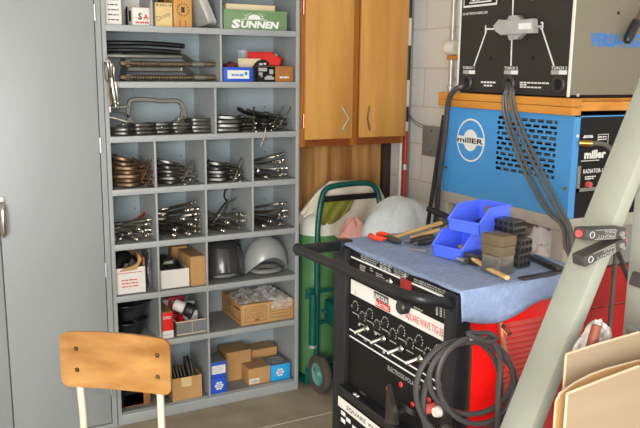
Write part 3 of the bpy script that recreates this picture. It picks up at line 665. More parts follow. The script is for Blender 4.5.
solo(lump((x0+.04, 3.43, Z7+.0032), (.03, .05, .075), 9, .15), 'shop_rag', 'red_dark', 'dark red cloth bundle in the grey tray box', 'rag')
t = thing('spray_nozzle', 'white neck with black flanged cap lying on the grey tray box', 'nozzle', (x0+.06, 3.42, z1))
a0 = V((x0+.03, 3.43, z1+.062)); ax = V((.80, -.48, -.36)).normalized()
MB().lathe([(.001, 0), (.026, .001), (.028, .006), (.028, .05), (.024, .055), (.001, .055)], a0-ax*.02, ax, 20).build('neck', 'white_plastic', t)
MB().lathe([(.02, 0), (.032, .0), (.036, .012), (.036, .03), (.041, .032), (.041, .044), (.034, .046), (.03, .04), (.001, .036)], a0+ax*.036, ax, 24).build('cap', 'plastic_black', t)
MB().lathe([(.02, 0), (.026, .0), (.026, .004), (.02, .004)], a0-ax*.024, ax, 20).build('rear_seal', 'plastic_black', t)
mb = MB().box(x0+.06, x0+.12, 3.44, 3.47, Z7+.09, Z7+.135, .004)
solo(mb.box(x0+.05, x0+.13, 3.43, 3.48, Z7+.004, Z7+.09, .004), 'paper_pad', 'white_card', 'white paper pad standing in the grey tray box', 'paper')
o, x0, x1, z1 = carton('carton', 'wide brown printed carton on the seventh shelf', 'box', 241.3, 293.5, 305.5, Z7, 3.356, .275, 'cardboard', z1=Zz(241, 305.5, 3.356)-.002, topm='cardboard_top')
mb = MB()
def frame(mb, a0, a1, b0, b1, y, k=.0016):
    mb.box(a0, a1, y-.0006, y, b0, b0+k).box(a0, a1, y-.0006, y, b1-k, b1).box(a0, a0+k, y-.0006, y, b0, b1).box(a1-k, a1, y-.0006, y, b0, b1)
w = x1-x0; zt = z1
frame(mb, x0+.02, x0+w*.47, Z7+.014, zt-.016, 3.356); frame(mb, x0+w*.55, x1-.016, Z7+.02, zt-.04, 3.356); frame(mb, x0+w*.55, x1-.016, zt-.036, zt-.016, 3.356)
lines(mb, x0+.028, x0+w*.44, 3.356, Z7+.03, zt-.022, 5, .16, 21); lines(mb, x0+w*.58, x1-.03, 3.356, Z7+.03, zt-.045, 2, .16, 22)
mb.box(x0+.075, x0+.084, 3.3554, 3.356, Z7+.018, Z7+.026).box(x0+.088, x0+.097, 3.3554, 3.356, Z7+.018, Z7+.026)
mb.box(x0-.0006, x0, 3.376, 3.45, zt-.032, zt-.024).box(x0-.0006, x0, 3.376, 3.378, Z7+.02, zt-.03).box(x0-.0006, x0, 3.47, 3.472, Z7+.02, zt-.02).box(x0-.0006, x0, 3.376, 3.59, Z7+.02, Z7+.022)
for k in range(4): mb.box(x0-.0006, x0, 3.49, 3.57, Z7+.03+.018*k, Z7+.034+.018*k)
mb.build('printing', 'dark_timber', o)
def film(u, v):
    x = X(233, 300, 3.46)+(IX1-.014-X(233, 300, 3.46))*u; y = 3.37+.19*v
    n1 = noise.noise(V((x*26, y*26, 1.7))); n2 = noise.noise(V((x*70, y*60, 5)))
    e = math.sin(PI*min(1, max(0, u)))**.5*math.sin(PI*min(1, max(0, v)))**.4
    return V((x+.01*n2, y+.01*n1, zt+.004+e*(.034+.026*n1+.014*n2)))
o = solo(MB().grid(film, 60, 36), 'plastic_film', 'clear_film', 'crumpled clear plastic film heaped on the wide printed carton', 'plastic', smooth=25)
def fold(u, v):
    x = X(262, 300, 3.46)+(IX1-.012-X(262, 300, 3.46))*u
    return V((x, 3.352-.006*noise.noise(V((x*40, v*5, 2)))-.003, zt+.012-.055*v*(.6+.4*math.sin(2.2*u+.5))))
MB().grid(fold, 30, 8).build('hanging_fold', 'clear_film', o, smooth=25)
# ------------------------------------------------------------------ row 8
def snow(o, cx, y, cz, r, up=(0, 0, 1), n=(0, -1, 0)):
    mb = MB(); ux = FX; uy = V(up)
    hexa = [(r*math.cos(k*PI/3+PI/6), r*math.sin(k*PI/3+PI/6)) for k in range(6)]
    for k in range(6):
        c = V((cx, y, cz))+ux*(r*.62*math.cos(k*PI/3))+uy*(r*.62*math.sin(k*PI/3))
        mb.prism([(.36*r*math.cos(q*PI/3), .36*r*math.sin(q*PI/3)) for q in range(6)], c, ux, uy, .0006)
    mb.prism([(.36*r*math.cos(q*PI/3), .36*r*math.sin(q*PI/3)) for q in range(6)], (cx, y, cz), ux, uy, .0006)
    w = mb.build('emblem', 'white_ink', o)
    l2 = MB()
    for k in (-.4, 0, .4): l2.box(cx-r*.5, cx+r*.5, y-.0011, y-.0006, cz+k*r-.0014, cz+k*r+.0014) if abs(up[2]) > .5 else None
    if l2.v: l2.build('emblem_lines', 'box_blue', o)
o, x0, x1, zb = carton('carton', 'dark blue box with white emblem, lower of two stacked on bottom shelf', 'box', 211, 230, 372.5, Z8, 3.352, .12, 'box_blue', w=.083, z1=Z8+.083)
snow(o, (x0+x1)/2, 3.352, Z8+.042, .024)
o, x0, x1, z1 = carton('carton', 'dark blue box with white label, upper of two stacked on bottom shelf', 'box', 210.5, 229.5, 355, zb+.001, 3.354, .13, 'box_blue', w=.083, z1=zb+.082)
MB().box(x0+.005, x1-.006, 3.3534, 3.354, zb+.022, zb+.066).build('label', 'white_card', o)
lines(MB(), x0+.012, x1-.016, 3.3534, zb+.028, zb+.06, 3, .25, 31).build('printing', 'grey_ink', o)
MB().box(x0+.002, x1-.002, 3.356, 3.482, z1, z1+.001).build('lid', 'tray_grey', o)
carton('carton', 'brown carton behind the two blue boxes on bottom shelf', 'box', 226, 251, 352, Z8, 3.47, .13, 'cardboard', topm='cardboard_top', z1=Z8+.155)
o, x0, x1, z1 = carton('carton', 'brown carton with small white label in front on bottom shelf', 'box', 248.7, 270.3, 364.5, Z8, 3.372, .13, 'cardboard', topm='cardboard_top', z1=Z8+.088)
MB().box(x0+.004, x0+.058, 3.3714, 3.372, Z8+.008, Z8+.034).build('label', 'white_card', o)
MB().text('OZEN', .012, (x0+.01, 3.3714, Z8+.014), FX, FZ, .01, w=.042).build('lettering', 'black_ink', o)
o, c0, c1, cz_ = carton('carton', 'light blue box with white emblem at right on bottom shelf', 'box', 271.3, 290, 364, Z8, 3.368, .13, 'box_cyan', z1=Z8+.086)
snow(o, (c0+c1)/2-.004, 3.368, Z8+.044, .024)
MB().box(c0+.002, c1-.002, 3.37, 3.496, cz_, cz_+.001).build('lid', 'tray_grey', o)
mb = MB(); mb.tube([((c0+c1)/2+.034*math.cos(a*PI/10), 3.435+.034*math.sin(a*PI/10), cz_+.0012) for a in range(20)], .0015, 4, True); mb.box((c0+c1)/2-.02, (c0+c1)/2+.02, 3.43, 3.436, cz_+.001, cz_+.0016); mb.build('emblem', 'grey_ink', o)
carton('carton', 'brown carton at the back behind light blue box on bottom shelf', 'box', 251.5, 277, 349, Z8, 3.52, .1, 'cardboard', topm='cardboard_top', z1=Z8+.125)
o, x0, x1, z1 = carton('open_carton', 'open brown carton full of discs in second cubby of bottom shelf', 'box', 172, 203, 366, Z8, 3.356, .15, 'cardboard', open_=True, z1=Z8+.118, w=.148)
MB().box(x0+.045, x0+.095, 3.3554, 3.356, Z8+.07, z1-.001).build('tape', 'tan_card', o)
for k in range(7):
    r = .048 if k < 5 else .072; x = x0+.014+.0165*k
    solo(MB().lathe([(.009, -.003), (r, -.0035), (r, .0035), (.009, .003)], (x, 3.43, Z8+.004+r+(.052 if k < 5 else .045)), (1, -.12, .18 if k < 5 else .1), 28), 'grinding_disc', 'disc_grey', f'{"dark small" if k < 5 else "large dark"} grinding disc standing in the brown carton, {ORD[k]} from left', 'disc', 'discs in the open carton')
carton('carton', 'low brown carton behind chair in leftmost cubby of bottom shelf', 'box', 124, 150, 389, Z8, 3.40, .2, 'brown_box', z1=Z8+.062)
solo(MB().box(.75, .86, 3.40, 3.56, Z8, Z8+.12, .004), 'toolbox', 'black_satin', 'dark box at the left end of bottom shelf behind chair', 'box')

# ------------------------------------------------------------------ wooden wall cupboard
CY = 3.335; CX0, CX1, CZ = 1.6575, 2.268, 1.272
t = thing('wall_cupboard', 'honey coloured wooden cupboard with two doors hung on back wall', 'cupboard', ((CX0+CX1)/2, CY, CZ))
MB().box(CX0, CX1, CY+.018, BY-.002, CZ, 2.3).box(CX0, CX0+.028, CY, CY+.018, CZ, 2.3).box(CX1-.014, CX1, CY, CY+.018, CZ, 2.3).build('carcass', 'oak_frame', t)
mid = X(355, 60, CY)
MB().box(mid-.02, mid+.02, CY, CY+.018, CZ, 2.3, .002).build('centre_stile', 'oak_frame', t)
MB().box(CX0+.028, mid-.02, CY+.004, CY+.018, CZ, CZ+.05).box(mid+.02, CX1-.014, CY+.004, CY+.018, CZ, CZ+.05).build('bottom_rail', 'oak_dark', t)
dz = CZ+.036
da = MB().box(X(304, 60, CY), X(351.8, 60, CY), CY-.02, CY-.001, dz, 2.28, .004).build('door', 'oak', t)
db = MB().box(X(359, 60, CY), CX1+.002, CY-.02, CY-.001, dz+.002, 2.28, .004).build('door', 'oak', t)
MB().tube([at(342.3, 107, y=CY-.022), at(342.5, 107.5, y=CY-.036), at(348.6, 118.5, y=CY-.036), at(342.6, 129.5, y=CY-.036), at(342.4, 130, y=CY-.022)], .0045, 8).build('handle', 'galv', da)
MB().tube([at(369.3, 107, y=CY-.022), at(369.3, 107.5, y=CY-.034), at(367.4, 118.5, y=CY-.036), at(369.5, 129.5, y=CY-.034), at(369.5, 130, y=CY-.022)], .0045, 8).build('handle', 'brown_steel', db)
for v in (7, 121): 
    p = at(302, v, y=CY)
    MB().box(p.x-.008, p.x+.006, CY-.004, CY, p.z-.032, p.z+.032, .001).cyl((p.x+.005, CY-.008, p.z-.034), (p.x+.005, CY-.008, p.z+.034), .005, n=8).build('hinge', 'copper', t)
sc = MB()
for u in (312, 326, 345, 362, 377, 396): p = at(u, 142, y=CY); sc.cyl((p.x, CY+.002, p.z+.004), (p.x, CY+.0045, p.z+.004), .0035, n=8)
sc.build('screw_heads', 'brass', t)

# ------------------------------------------------------------------ right wall fittings
solo(MB().box(WX-.042, WX-.002, 3.425, 3.467, 0, 2.74, .003).box(WX-.012, WX-.002, 3.467, 3.515, 0, 2.74, .002), 'steel_post', 'post_grey', 'grey steel channel post standing against the right block wall', 'post')
t = thing('measuring_pole', 'thin red and white pole standing in corner behind the cupboard edge', 'pole', (2.322, 3.385, 0))
pa, pb = V((2.318, 3.385, 0)), V((2.322, 3.385, 2.25))
segs = [(0, .95, 'pole_white'), (.95, .965, 'galv'), (.965, 1.12, 'pole_red'), (1.12, 1.15, 'galv'), (1.15, 1.33, 'pole_red'), (1.33, 1.38, 'pole_white'), (1.38, 1.46, 'black_iron'), (1.46, 1.60, 'pole_white'), (1.60, 1.78, 'black_iron'), (1.78, 1.92, 'pole_white'), (1.92, 2.25, 'black_iron')]
pg = lambda z: pa+(pb-pa)*(z/2.25)
for a, b, m in segs: tag(MB().cyl(pg(a), pg(b), .011, n=10).build('pole_segment', m, t), {'pole_white': 'white segment', 'pole_red': 'red segment', 'galv': 'metal joint', 'black_iron': 'black segment'}[m])
solo(MB().cyl((2.292, 3.39, 0), (2.296, 3.395, 1.40), .008, n=8), 'white_rod', 'pole_white', 'slim white rod standing left of the red and white pole', 'rod')
t = thing('junction_box', 'grey electrical box on the block wall left of the blue machine', 'electrical box', (WX-.03, 3.15, 1.2))
e0, e1 = at(423.5, 126, x=WX-.05), at(445, 158, x=WX-.05)
MB().box(WX-.048, WX-.001, e1.y, e0.y, e1.z, e0.z).build('housing', 'abs_grey', t)
MB().box(WX-.053, WX-.048, e1.y-.004, e0.y+.004, e1.z-.004, e0.z+.004, .002).build('cover', 'abs_grey', t)
ym = (e0.y+e1.y)/2+.02
MB().cyl((WX-.056, ym, e0.z-.02), (WX-.052, ym, e0.z-.02), .004, n=8).cyl((WX-.056, ym, e1.z+.02), (WX-.052, ym, e1.z+.02), .004, n=8).build('cover_screw', 'black_iron', t)
for k, (dz_, nm_) in enumerate(((0, 'upper'), (-.013, 'lower'))):
    solo(MB().tube(cr([(WX-.02, 3.424, 1.42+dz_), (WX-.022, 3.36, 1.385+dz_), (WX-.02, 3.27, 1.365+dz_*1.2), (WX-.02, 3.1, 1.358+dz_), (WX-.01, 2.95, 1.358+dz_)], 6), .0018, 6), 'thin_wire', 'cable_black', f'thin dark wire from post to above the grey electrical box, {nm_} of two', 'wire')
c_ = at(452, 48, x=WX-.02)
t = thing('conduit', 'thin silver conduit running up the block wall beside black switch panel', 'conduit', (WX-.02, c_.y, 0))
MB().cyl((WX-.02, c_.y, 1.0), (WX-.02, c_.y, 2.74), .0125, n=12).build('pipe', 'galv', t)
MB().lathe([(.0125, 0), (.016, .003), (.016, .022), (.0125, .025)], (WX-.02, c_.y, 1.555), n=12).build('coupling', 'galv', t)
MB().box(WX-.006, WX-.001, c_.y-.04, c_.y+.04, 1.60, 1.622, .002).build('strap', 'galv', t)
t = thing('alarm_bell', 'white round capped fitting on a wood block in front of the conduit', 'fitting', (WX-.06, c_.y, c_.z))
q = at(449, 48, x=WX-.075)
MB().lathe([(.001, 0), (.026, .0), (.034, .012), (.036, .03), (.036, .075), (.001, .075)], (q.x-.0, q.y+.028, q.z), (0.25, -1, 0), 20).build('cap', 'white_plastic', t)
MB().box(WX-.04, WX-.034, 2.94, c_.y+.02, q.z-.06, q.z-.036).build('wood_block', 'tray_wood', t) if 0 else MB().box(q.x-.02, WX-.034, q.y-.075, q.y-.01, q.z-.055, q.z-.037, .002).build('wood_block', 'tray_wood', t)

# ------------------------------------------------------------------ chair
t = thing('school_chair', 'old school chair with scuffed plywood back on cream tube frame in foreground', 'chair', (0, 0, 0))
a = V((.358, 2.466, 0)); b = V((.656, 2.232, 0)); mid_ = (a+b)/2; e = (b-a).normalized(); nf = V((e.y, -e.x, 0)); nf = nf if nf.y < 0 else -nf   # towards the camera
W = (b-a).length; z0, z1 = .614, .808
def bk_(s, z): # s -1..1 across
    return mid_+e*(s*W/2)+nf*(.016*s*s-.008)+FZ*z
mb = MB(); n = 26; TH = .011
poly = []
for i in range(n+1):
    s = math.sin(PI/2*(-1+2*i/n)); r = .15; k = max(0, (abs(s)-(1-r))/r); ins = .027*(1-math.sqrt(max(0, 1-k*k)))
    poly.append((s, z0+ins+.002*s*s, z1-ins-.004*s*s))
vs = []
for s, lo, hi in poly:
    for side in (1, -1):
        for z in (lo, lo*.66+hi*.34, lo*.34+hi*.66, hi): vs.append(bk_(s, z)+nf*(TH/2*side))
fs = []
for i in range(n):
    o_ = i*8; q_ = (i+1)*8
    for j in range(3): fs += [(o_+j, q_+j, q_+j+1, o_+j+1), (o_+4+j, o_+4+j+1, q_+4+j+1, q_+4+j)]
    fs += [(o_, o_+4, q_+4, q_), (o_+3, q_+3, q_+7, o_+7)]
fs += [(0, 1, 2, 3, 7, 6, 5, 4), tuple(n*8+k for k in (0, 4, 5, 6, 7, 3, 2, 1))]
mb.add(vs, fs); br_ = mb.build('backrest', 'chair_wood', t, smooth=50)
for s in (-.72, .76):
    for z in (.675, .748):
        c = bk_(s, z)+nf*(TH/2); MB().lathe([(.001, .0045), (.006, .004), (.0085, 0), (.0085, -.001)], c, nf, 12).build('bolt', 'brown_steel', br_)
seatz = .44
for s in (-.74, .74):
    p = bk_(s, .78)-nf*(TH/2+.0125)
    q0 = bk_(s, .61)-nf*.019; q1 = mid_+e*(s*W/2*.99)-nf*.024+FZ*.5; q2 = mid_+e*(s*W/2*.99)-nf*.026+FZ*.425; 
    MB().tube(cr([p, q0, q1, q2, mid_+e*(s*W/2)-nf*.05+FZ*.2, mid_+e*(s*W/2*1.02)-nf*.075+FZ*0.008], 6), .0125, 10).build('rear_leg', 'cream_paint', t)
    MB().tube(cr([q2+nf*.01, mid_+e*(s*W/2)+nf*.2+FZ*.42, mid_+e*(s*W/2)+nf*.34+FZ*.415, mid_+e*(s*W/2)+nf*.375+FZ*.38, mid_+e*(s*W/2)+nf*.39+FZ*.008], 6), .0125, 10).build('front_leg', 'cream_paint', t)
sm_ = MB()
R_ = Matrix((e, nf, FZ)).transposed()
sm_.obox(mid_+nf*.2+FZ*.441, (W*.98, .37, .012), R_, .005); sm_.build('seat', 'chair_wood', t)
MB().cyl(mid_-e*(W/2*.98)+nf*.3+FZ*.25, mid_+e*(W/2*.98)+nf*.3+FZ*.25, .009, n=10) if 0 else MB().cyl(q2-e*(W*.98*.74), q2, .009, n=10).build('cross_tube', 'cream_paint', t)

# ------------------------------------------------------------------ gas cylinder cart
KY = 3.30
t = thing('cylinder_cart', 'dark green gas cylinder cart with a tall loop handle and two wheels', 'cart', (1.93, KY, 0))
l0, r0 = 1.742, 2.115
MB().tube(cr([(l0, KY, .1), (l0, KY, .5), (l0, KY, .82), (l0+.012, KY+.01, .92), (l0+.03, KY+.02, 1.0), (l0+.06, KY+.03, 1.05), (l0+.12, KY+.035, 1.066), (r0-.1, KY+.035, 1.072), (r0-.03, KY+.03, 1.055), (r0, KY+.02, .99), (r0, KY, .86), (r0, KY, .5), (r0, KY, .1)], 6), .0145, 10).build('handle_frame', 'teal_paint', t)
MB().box(l0+.03, r0-.015, KY+.012, KY+.022, .99, 1.02, .002).build('cross_strap', 'black_iron', t)
for z in (.53, .36, .15): MB().tube([(l0, KY, z), (r0, KY, z)], .010, 8).build('cross_rail', 'teal_paint', t)
MB().box(l0-.065, l0, KY-.006, KY+.006, .5, .55, .002).build('side_strap', 'teal_paint', t)
MB().cyl((l0-.022, KY+.0, .24), (l0-.022, KY, .52), .02, n=14).build('upright_tube', 'teal_paint', t)
MB().cyl((l0-.022, KY, .232), (l0-.022, KY, .246), .022, n=14).build('tube_collar', 'galv', t)
MB().tube(cr([(l0+.01, KY-.04, .44), (l0+.06, KY-.05, .41), (l0+.09, KY-.05, .36), (l0+.092, KY-.045, .24), (l0+.092, KY-.03, .1)], 6), .0095, 8).build('brace_tube', 'teal_paint', t)
b0, b1 = l0+.035, l0+.27
tb = MB(); 
for q in ((b0, b1, KY-.13, KY-.127, .37, .49), (b0, b1, KY-.023, KY-.02, .37, .49), (b0, b0+.003, KY-.127, KY-.023, .37, .49), (b1-.003, b1, KY-.127, KY-.023, .37, .49), (b0, b1, KY-.13, KY-.02, .367, .37)): tb.box(*q)
tb.box(b0+.004, b1-.004, KY-.126, KY-.024, .478, .482).build('tool_tray', 'teal_paint', t)
MB().box(l0-.05, r0+.03, KY+.03, KY+.28, .02, .028, .002).box(l0-.05, r0+.03, KY+.025, KY+.031, .02, .11, .002).build('toe_plate', 'teal_paint', t)
MB().cyl((l0-.016, KY-.05, .1005), (r0+.03, KY-.05, .1005), .009, n=10).build('axle', 'black_iron', t)
for x in (l0-.004, r0+.034):
    w_ = MB().lathe([(.06, -.018), (.076, -.0225), (.095, -.02), (.10, -.01), (.10, .01), (.095, .02), (.076, .0225), (.06, .018), (.06, -.018)], (x, KY-.05, .1005), (1, 0, 0), 32, False).build('tyre', 'tyre', t)
    MB().lathe([(.001, -.024), (.014, -.024), (.016, -.012), (.022, -.006), (.05, -.008), (.061, -.018), (.062, -.012), (.062, .014), (.02, .012), (.001, .012)], (x, KY-.05, .1005), (1, 0, 0), 28).build('hub', 'wheel_hub', w_)
def cylinder(label, x, y, r, h, m, capm):
    t = thing('gas_cylinder', label, 'gas cylinder', (x, y, .0295))
    MB().lathe([(r*.8, 0), (r, .015), (r, h), (r*.985, h+.01)], (x, y, .0295), n=36).build('body', m, t)
    MB().lathe([(r*.985, h+.01), (r*.95, h+.05), (r*.8, h+.09), (r*.5, h+.115), (.038, h+.125), (.036, h+.15)], (x, y, .0295), n=36).build('shoulder', capm, t)
    MB().lathe([(.03, h+.15), (.034, h+.155), (.034, h+.17), (.014, h+.175), (.014, h+.2), (.001, h+.2)], (x, y, .0295), n=18).build('valve', 'brass', t)
cylinder('green gas cylinder with white shoulder strapped on the cart', 1.822, KY+.15, .104, .765, 'cyl_green', 'cyl_white')
cylinder('dark red gas cylinder on the cart right of the green one', 2.035, KY+.15, .118, .62, 'red_dark', 'red_dark')
for i, (xa, dx, lb) in enumerate(((1.674, .012, 'left'), (1.70, .02, 'right'))):
    solo(MB().obox((xa+dx*.5, 3.58, .475), (.02, .045, .94), Euler((0, math.radians(2), 0)).to_matrix(), .003), 'timber_offcut', 'rust_brown' if i == 0 else 'dark_timber', ('reddish brown' if i == 0 else 'dark brown')+' timber strip standing behind the gas cylinders', 'timber')

# cloth over the cart
CLY = 3.40
ridge = [(301, 214), (309, 203), (320, 190), (331, 181.5), (345, 181), (360, 181), (372, 182.5), (380, 188), (384, 197)]
lower = [(303, 218), (313, 213), (323, 221), (330, 232), (340, 240), (350, 240), (362, 236), (374, 226), (385, 206)]
def lerp(L, u):
    f = u*(len(L)-1); i = min(len(L)-2, int(f)); k = f-i; return V(L[i])*(1-k)+V(L[i+1])*k
def cream(u, v):
    a, b = lerp(ridge, u), lerp(lower, u)
    if v < .25:   # back flap folded over
        p = at(a.x, a.y, y=CLY); k = (1-v/.25); return p+V((0, .05*math.sin(k*PI/2)+.02*k, -.10*k*k))
    q = (v-.25)/.75; c = a*(1-q)+b*q
    return at(c.x, c.y, y=CLY-.035*math.sin(q*PI/2)+.014*math.sin(9*u+2*q)+.008*math.sin(23*u+3*q))
solo(MB().grid(cream, 44, 22), 'canvas_cloth', 'towel_cream', 'cream canvas cloth draped over the cart behind its handle', 'cloth', solid=.006, smooth=60)
og = [(326, 196, 319, 224), (333, 197, 324, 225), (341, 196, 331, 224), (349, 195, 339, 219), (355.5, 196, 349, 210)]
def olive(u, v):
    f = u*4; i = min(3, int(f)); k = f-i; q = [og[i][j]*(1-k)+og[i+1][j]*k for j in range(4)]
    return at(q[0]*(1-v)+q[2]*v, q[1]*(1-v)+q[3]*v, y=3.345-.012*math.sin(PI*v)+.006*math.sin(14*u+4*v))
solo(MB().grid(olive, 24, 16), 'olive_cloth', 'cloth_olive', 'olive green cloth hanging below the cart handle', 'cloth', solid=.008, smooth=60)
# white cloth over a drum beside the wall, pink towel on its left shoulder
DC = V((1.955, 2.86, 0))
def dome(c, rx, ry, h, seed, base=0):
    def fn(u, v):
        a = 2*PI*u; s = min(1, v/.42)
        if v < .42: k = math.sin(s*PI/2)*.86; z = h*(1-.17*(1-math.cos(s*PI/2))**1.0)
        else:
            q = (v-.42)/.58; k = .86+.14*q**.5+.06*q*math.sin(9*a+2)*q; z = h*.83*(1-q)
        k *= 1+.05*noise.noise(V((math.cos(a)*1.5+seed, math.sin(a)*1.5, z*3)))
        z += .03*noise.noise(V((math.cos(a)*k*2+seed, math.sin(a)*k*2, 3)))*(1 if v < .6 else (1-v)/.4)
        fold_ = .016*math.sin(5*a+10*z+seed)*min(1, v*2)+.03*(abs(noise.noise(V((math.cos(a)*2.2, math.sin(a)*2.2+seed, z*2.5))))-.2)*min(1, v*3)
        return V((c.x+(rx*k+fold_)*math.cos(a), c.y+(ry*k+fold_)*math.sin(a), base+max(.004, z)))
    return fn
solo(MB().grid(dome(DC, .225, .215, 1.07, 2.3), 64, 34, True), 'dust_sheet', 'towel_white', 'pale white sheet covering a tall drum behind the red welder', 'cloth', solid=.005, smooth=60)
PC = V((1.785, 2.83, 0))
def pink(u, v):
    a = 2*PI*u; s = v
    k = math.sin(s*PI/2)*(1+.12*noise.noise(V((math.cos(a)*2, math.sin(a)*2, v*3)))); z = .935-.17*(1-math.cos(s*PI/2))-.012*math.sin(4*a+6*v)
    if v > .7: z -= (v-.7)*.5; k *= 1.02
    return V((1.83+.085*k*math.cos(a), 3.09+.07*k*math.sin(a), max(.004, z)))
solo(MB().grid(lambda u, v: (lambda p: p)(pink(u, v)), 40, 20, True), 'pink_towel', 'towel_pink', 'crumpled pink towel over a post left of the white sheet', 'towel', solid=.008, smooth=60)
solo(MB().lathe([(.06, 0), (.06, .04), (.05, .05), (.05, .78), (.055, .79), (.001, .79)], (1.83, 3.09, 0), n=20), 'steel_stand', 'black_iron', 'dark pedestal under the crumpled pink towel', 'stand')

# ------------------------------------------------------------------ red welder (foreground)
XL, XE, YR, YL, ZT = 1.05, 1.455, 1.292, 1.862, 1.158
t = thing('tig_welder', 'red and black welding power source with lettered control panel in foreground', 'welder', (XL+.2, (YR+YL)/2, 0))
def fz(u, v): return at(u, v, x=XL)
MB().box(XL+.03, XE, YR+.006, YL-.004, .12, ZT, .006).build('case', 'red_paint', t)
fp = MB().box(XL+.004, XL+.03, YR+.046, YL-.068, .12, ZT-.004).build('front_panel', 'black_satin', t)
MB().box(XL-.012, XL+.034, YR, YR+.046, .1, ZT-.002, .005).build('corner_post', 'black_paint', t)
MB().box(XL-.012, XL+.034, YL-.066, YL, .1, ZT-.002, .005).build('corner_post', 'black_paint', t)
MB().box(XL-.03, XL+.03, YR+.052, YL-.066, .722, .75, .004).build('front_ledge', 'black_paint', t)
MB().box(XL-.02, XE, YR, YL, .05, .12, .006).build('base', 'black_paint', t)
for y in (YR+.05, YL-.05):
    for x in (XL+.06, XE-.06): MB().lathe([(.001, -.018), (.05, -.018), (.052, 0), (.05, .018), (.001, .018)], (x, y, .052), (0, 1, 0), 24).build('caster', 'rubber', t)
# side louvers: two louver fields on the near side
sd = YR+.006
lv = MB()
for k in range(66):
    z = .16+k*.0138
    for xa, xb in ((XL+.135, XL+.29), (XL+.318, XE-.02)):
        lv.add([(xa, sd, z+.0085), (xb, sd, z+.0085), (xb, sd-.0095, z+.001), (xa, sd-.0095, z+.001), (xb, sd, z), (xa, sd, z)], [(0, 1, 2, 3), (3, 2, 4, 5), (0, 3, 5), (1, 4, 2)])
lv.build('side_louvers', 'louver_glare_red', t, smooth=0)
MB().box(XL+.035, XL+.042, sd-.004, sd, .15, ZT-.09).build('copper_strip', 'copper', t)
# pull handle
HX = .91
hz = 1.158
MB().tube(cr([(HX-.004, YL-.03, hz), (HX, YL-.15, hz), (HX+.008, 1.6, hz+.001), (HX+.014, 1.40, hz+.001), (HX+.02, 1.345, hz), (HX+.04, 1.308, hz-.003), (HX+.08, 1.298, hz-.012), (XL-.005, 1.31, hz-.028)], 8), .0128, 12).build('pull_handle', 'black_paint', t)
MB().obox(((HX+XL)/2, YL-.025, hz-.004), (XL-HX+.02, .012, .03), None, .004).cyl((HX, YL-.02, hz), (HX, YL-.03, hz), .016, n=14).build('handle_arm', 'black_paint', t)
MB().obox((XL+.005, YL-.028, hz-.01), (.04, .04, .05), None, .006).build('handle_bracket', 'black_paint', t)
MB().obox((XL+.004, YR+.03, hz-.03), (.035, .045, .045), None, .008).build('handle_bracket', 'black_paint', t)
kc = at(404, 305, x=HX+.02)
MB().lathe([(.001, .012), (.013, .012), (.0165, .008), (.0165, -.008), (.008, -.012), (.008, -.016)], (HX+.018, kc.y, kc.z-.004), (-1, 0, 0), 20).build('clamp_knob', 'plastic_black', t)
UXm = V((0, -1, 0)); xf = XL+.0035
def pl(u, v, dx=0): p = at(u, v, x=xf); return V((xf-dx, p.y, p.z))
def strip(mb, p, q, h):  # line printed on the front between two panel points
    p, q = pl(*p), pl(*q); d = (q-p).normalized(); s = d.cross(V((1, 0, 0))).normalized()*h/2
    n_ = V((-.0007, 0, 0)); mb.add([p-s, q-s, q+s, p+s, p-s+n_, q-s+n_, q+s+n_, p+s+n_], [(0, 1, 2, 3), (4, 5, 6, 7), (0, 1, 5, 4), (2, 3, 7, 6), (0, 3, 7, 4), (1, 2, 6, 5)])
YA, YB = YL-.072, YR+.05
def hline(mb, z, h, ya=YA, yb=YB, x=xf): mb.box(x-.0008, x, yb, ya, z-h/2, z+h/2)
zA = 1.131
pr = MB(); hline(pr, zA, .0045)
zb1 = [1.0665, 1.024]
pr2 = MB().box(xf-.0008, xf, YB+.004, YA-.003, zb1[1], zb1[0]).build('name_band', 'white_card', fp)
zl1, zl2 = .916, .904
hline(pr, zl1, .004); hline(pr, zl2-.008, .004)
pr.build('panel_lines', 'white_ink', fp)
def ty(u, v): return at(u, v, x=xf).y
# lettering
yS = ty(406, 315); zS = (zb1[0]+zb1[1])/2
MB().text('SQUARE WAVE TIG-355', .018, (xf-.0008, yS, zb1[1]+.011), UXm, FZ, .012, w=yS-(YB+.006)).build('lettering', 'red_ink', fp)
la, lb_ = ty(374, 300), ty(389.5, 305); lw = la-lb_
MB().box(xf-.0014, xf-.0008, lb_+.004, la, zS, zb1[0]-.002).build('logo_black', 'black_ink', fp)
MB().box(xf-.0014, xf-.0008, lb_-.006, la-.010, zb1[1]+.002, zS-.001).build('logo_red', 'red_ink', fp)
MB().text('LINCOLN', .012, (xf-.0014, la-.004, zS+.003), UXm, FZ, .03, w=lw-.012).text('ELECTRIC', .009, (xf-.0014, la-.013, zb1[1]+.006), UXm, FZ, .02, w=lw-.012).build('logo_lettering', 'white_ink', fp)
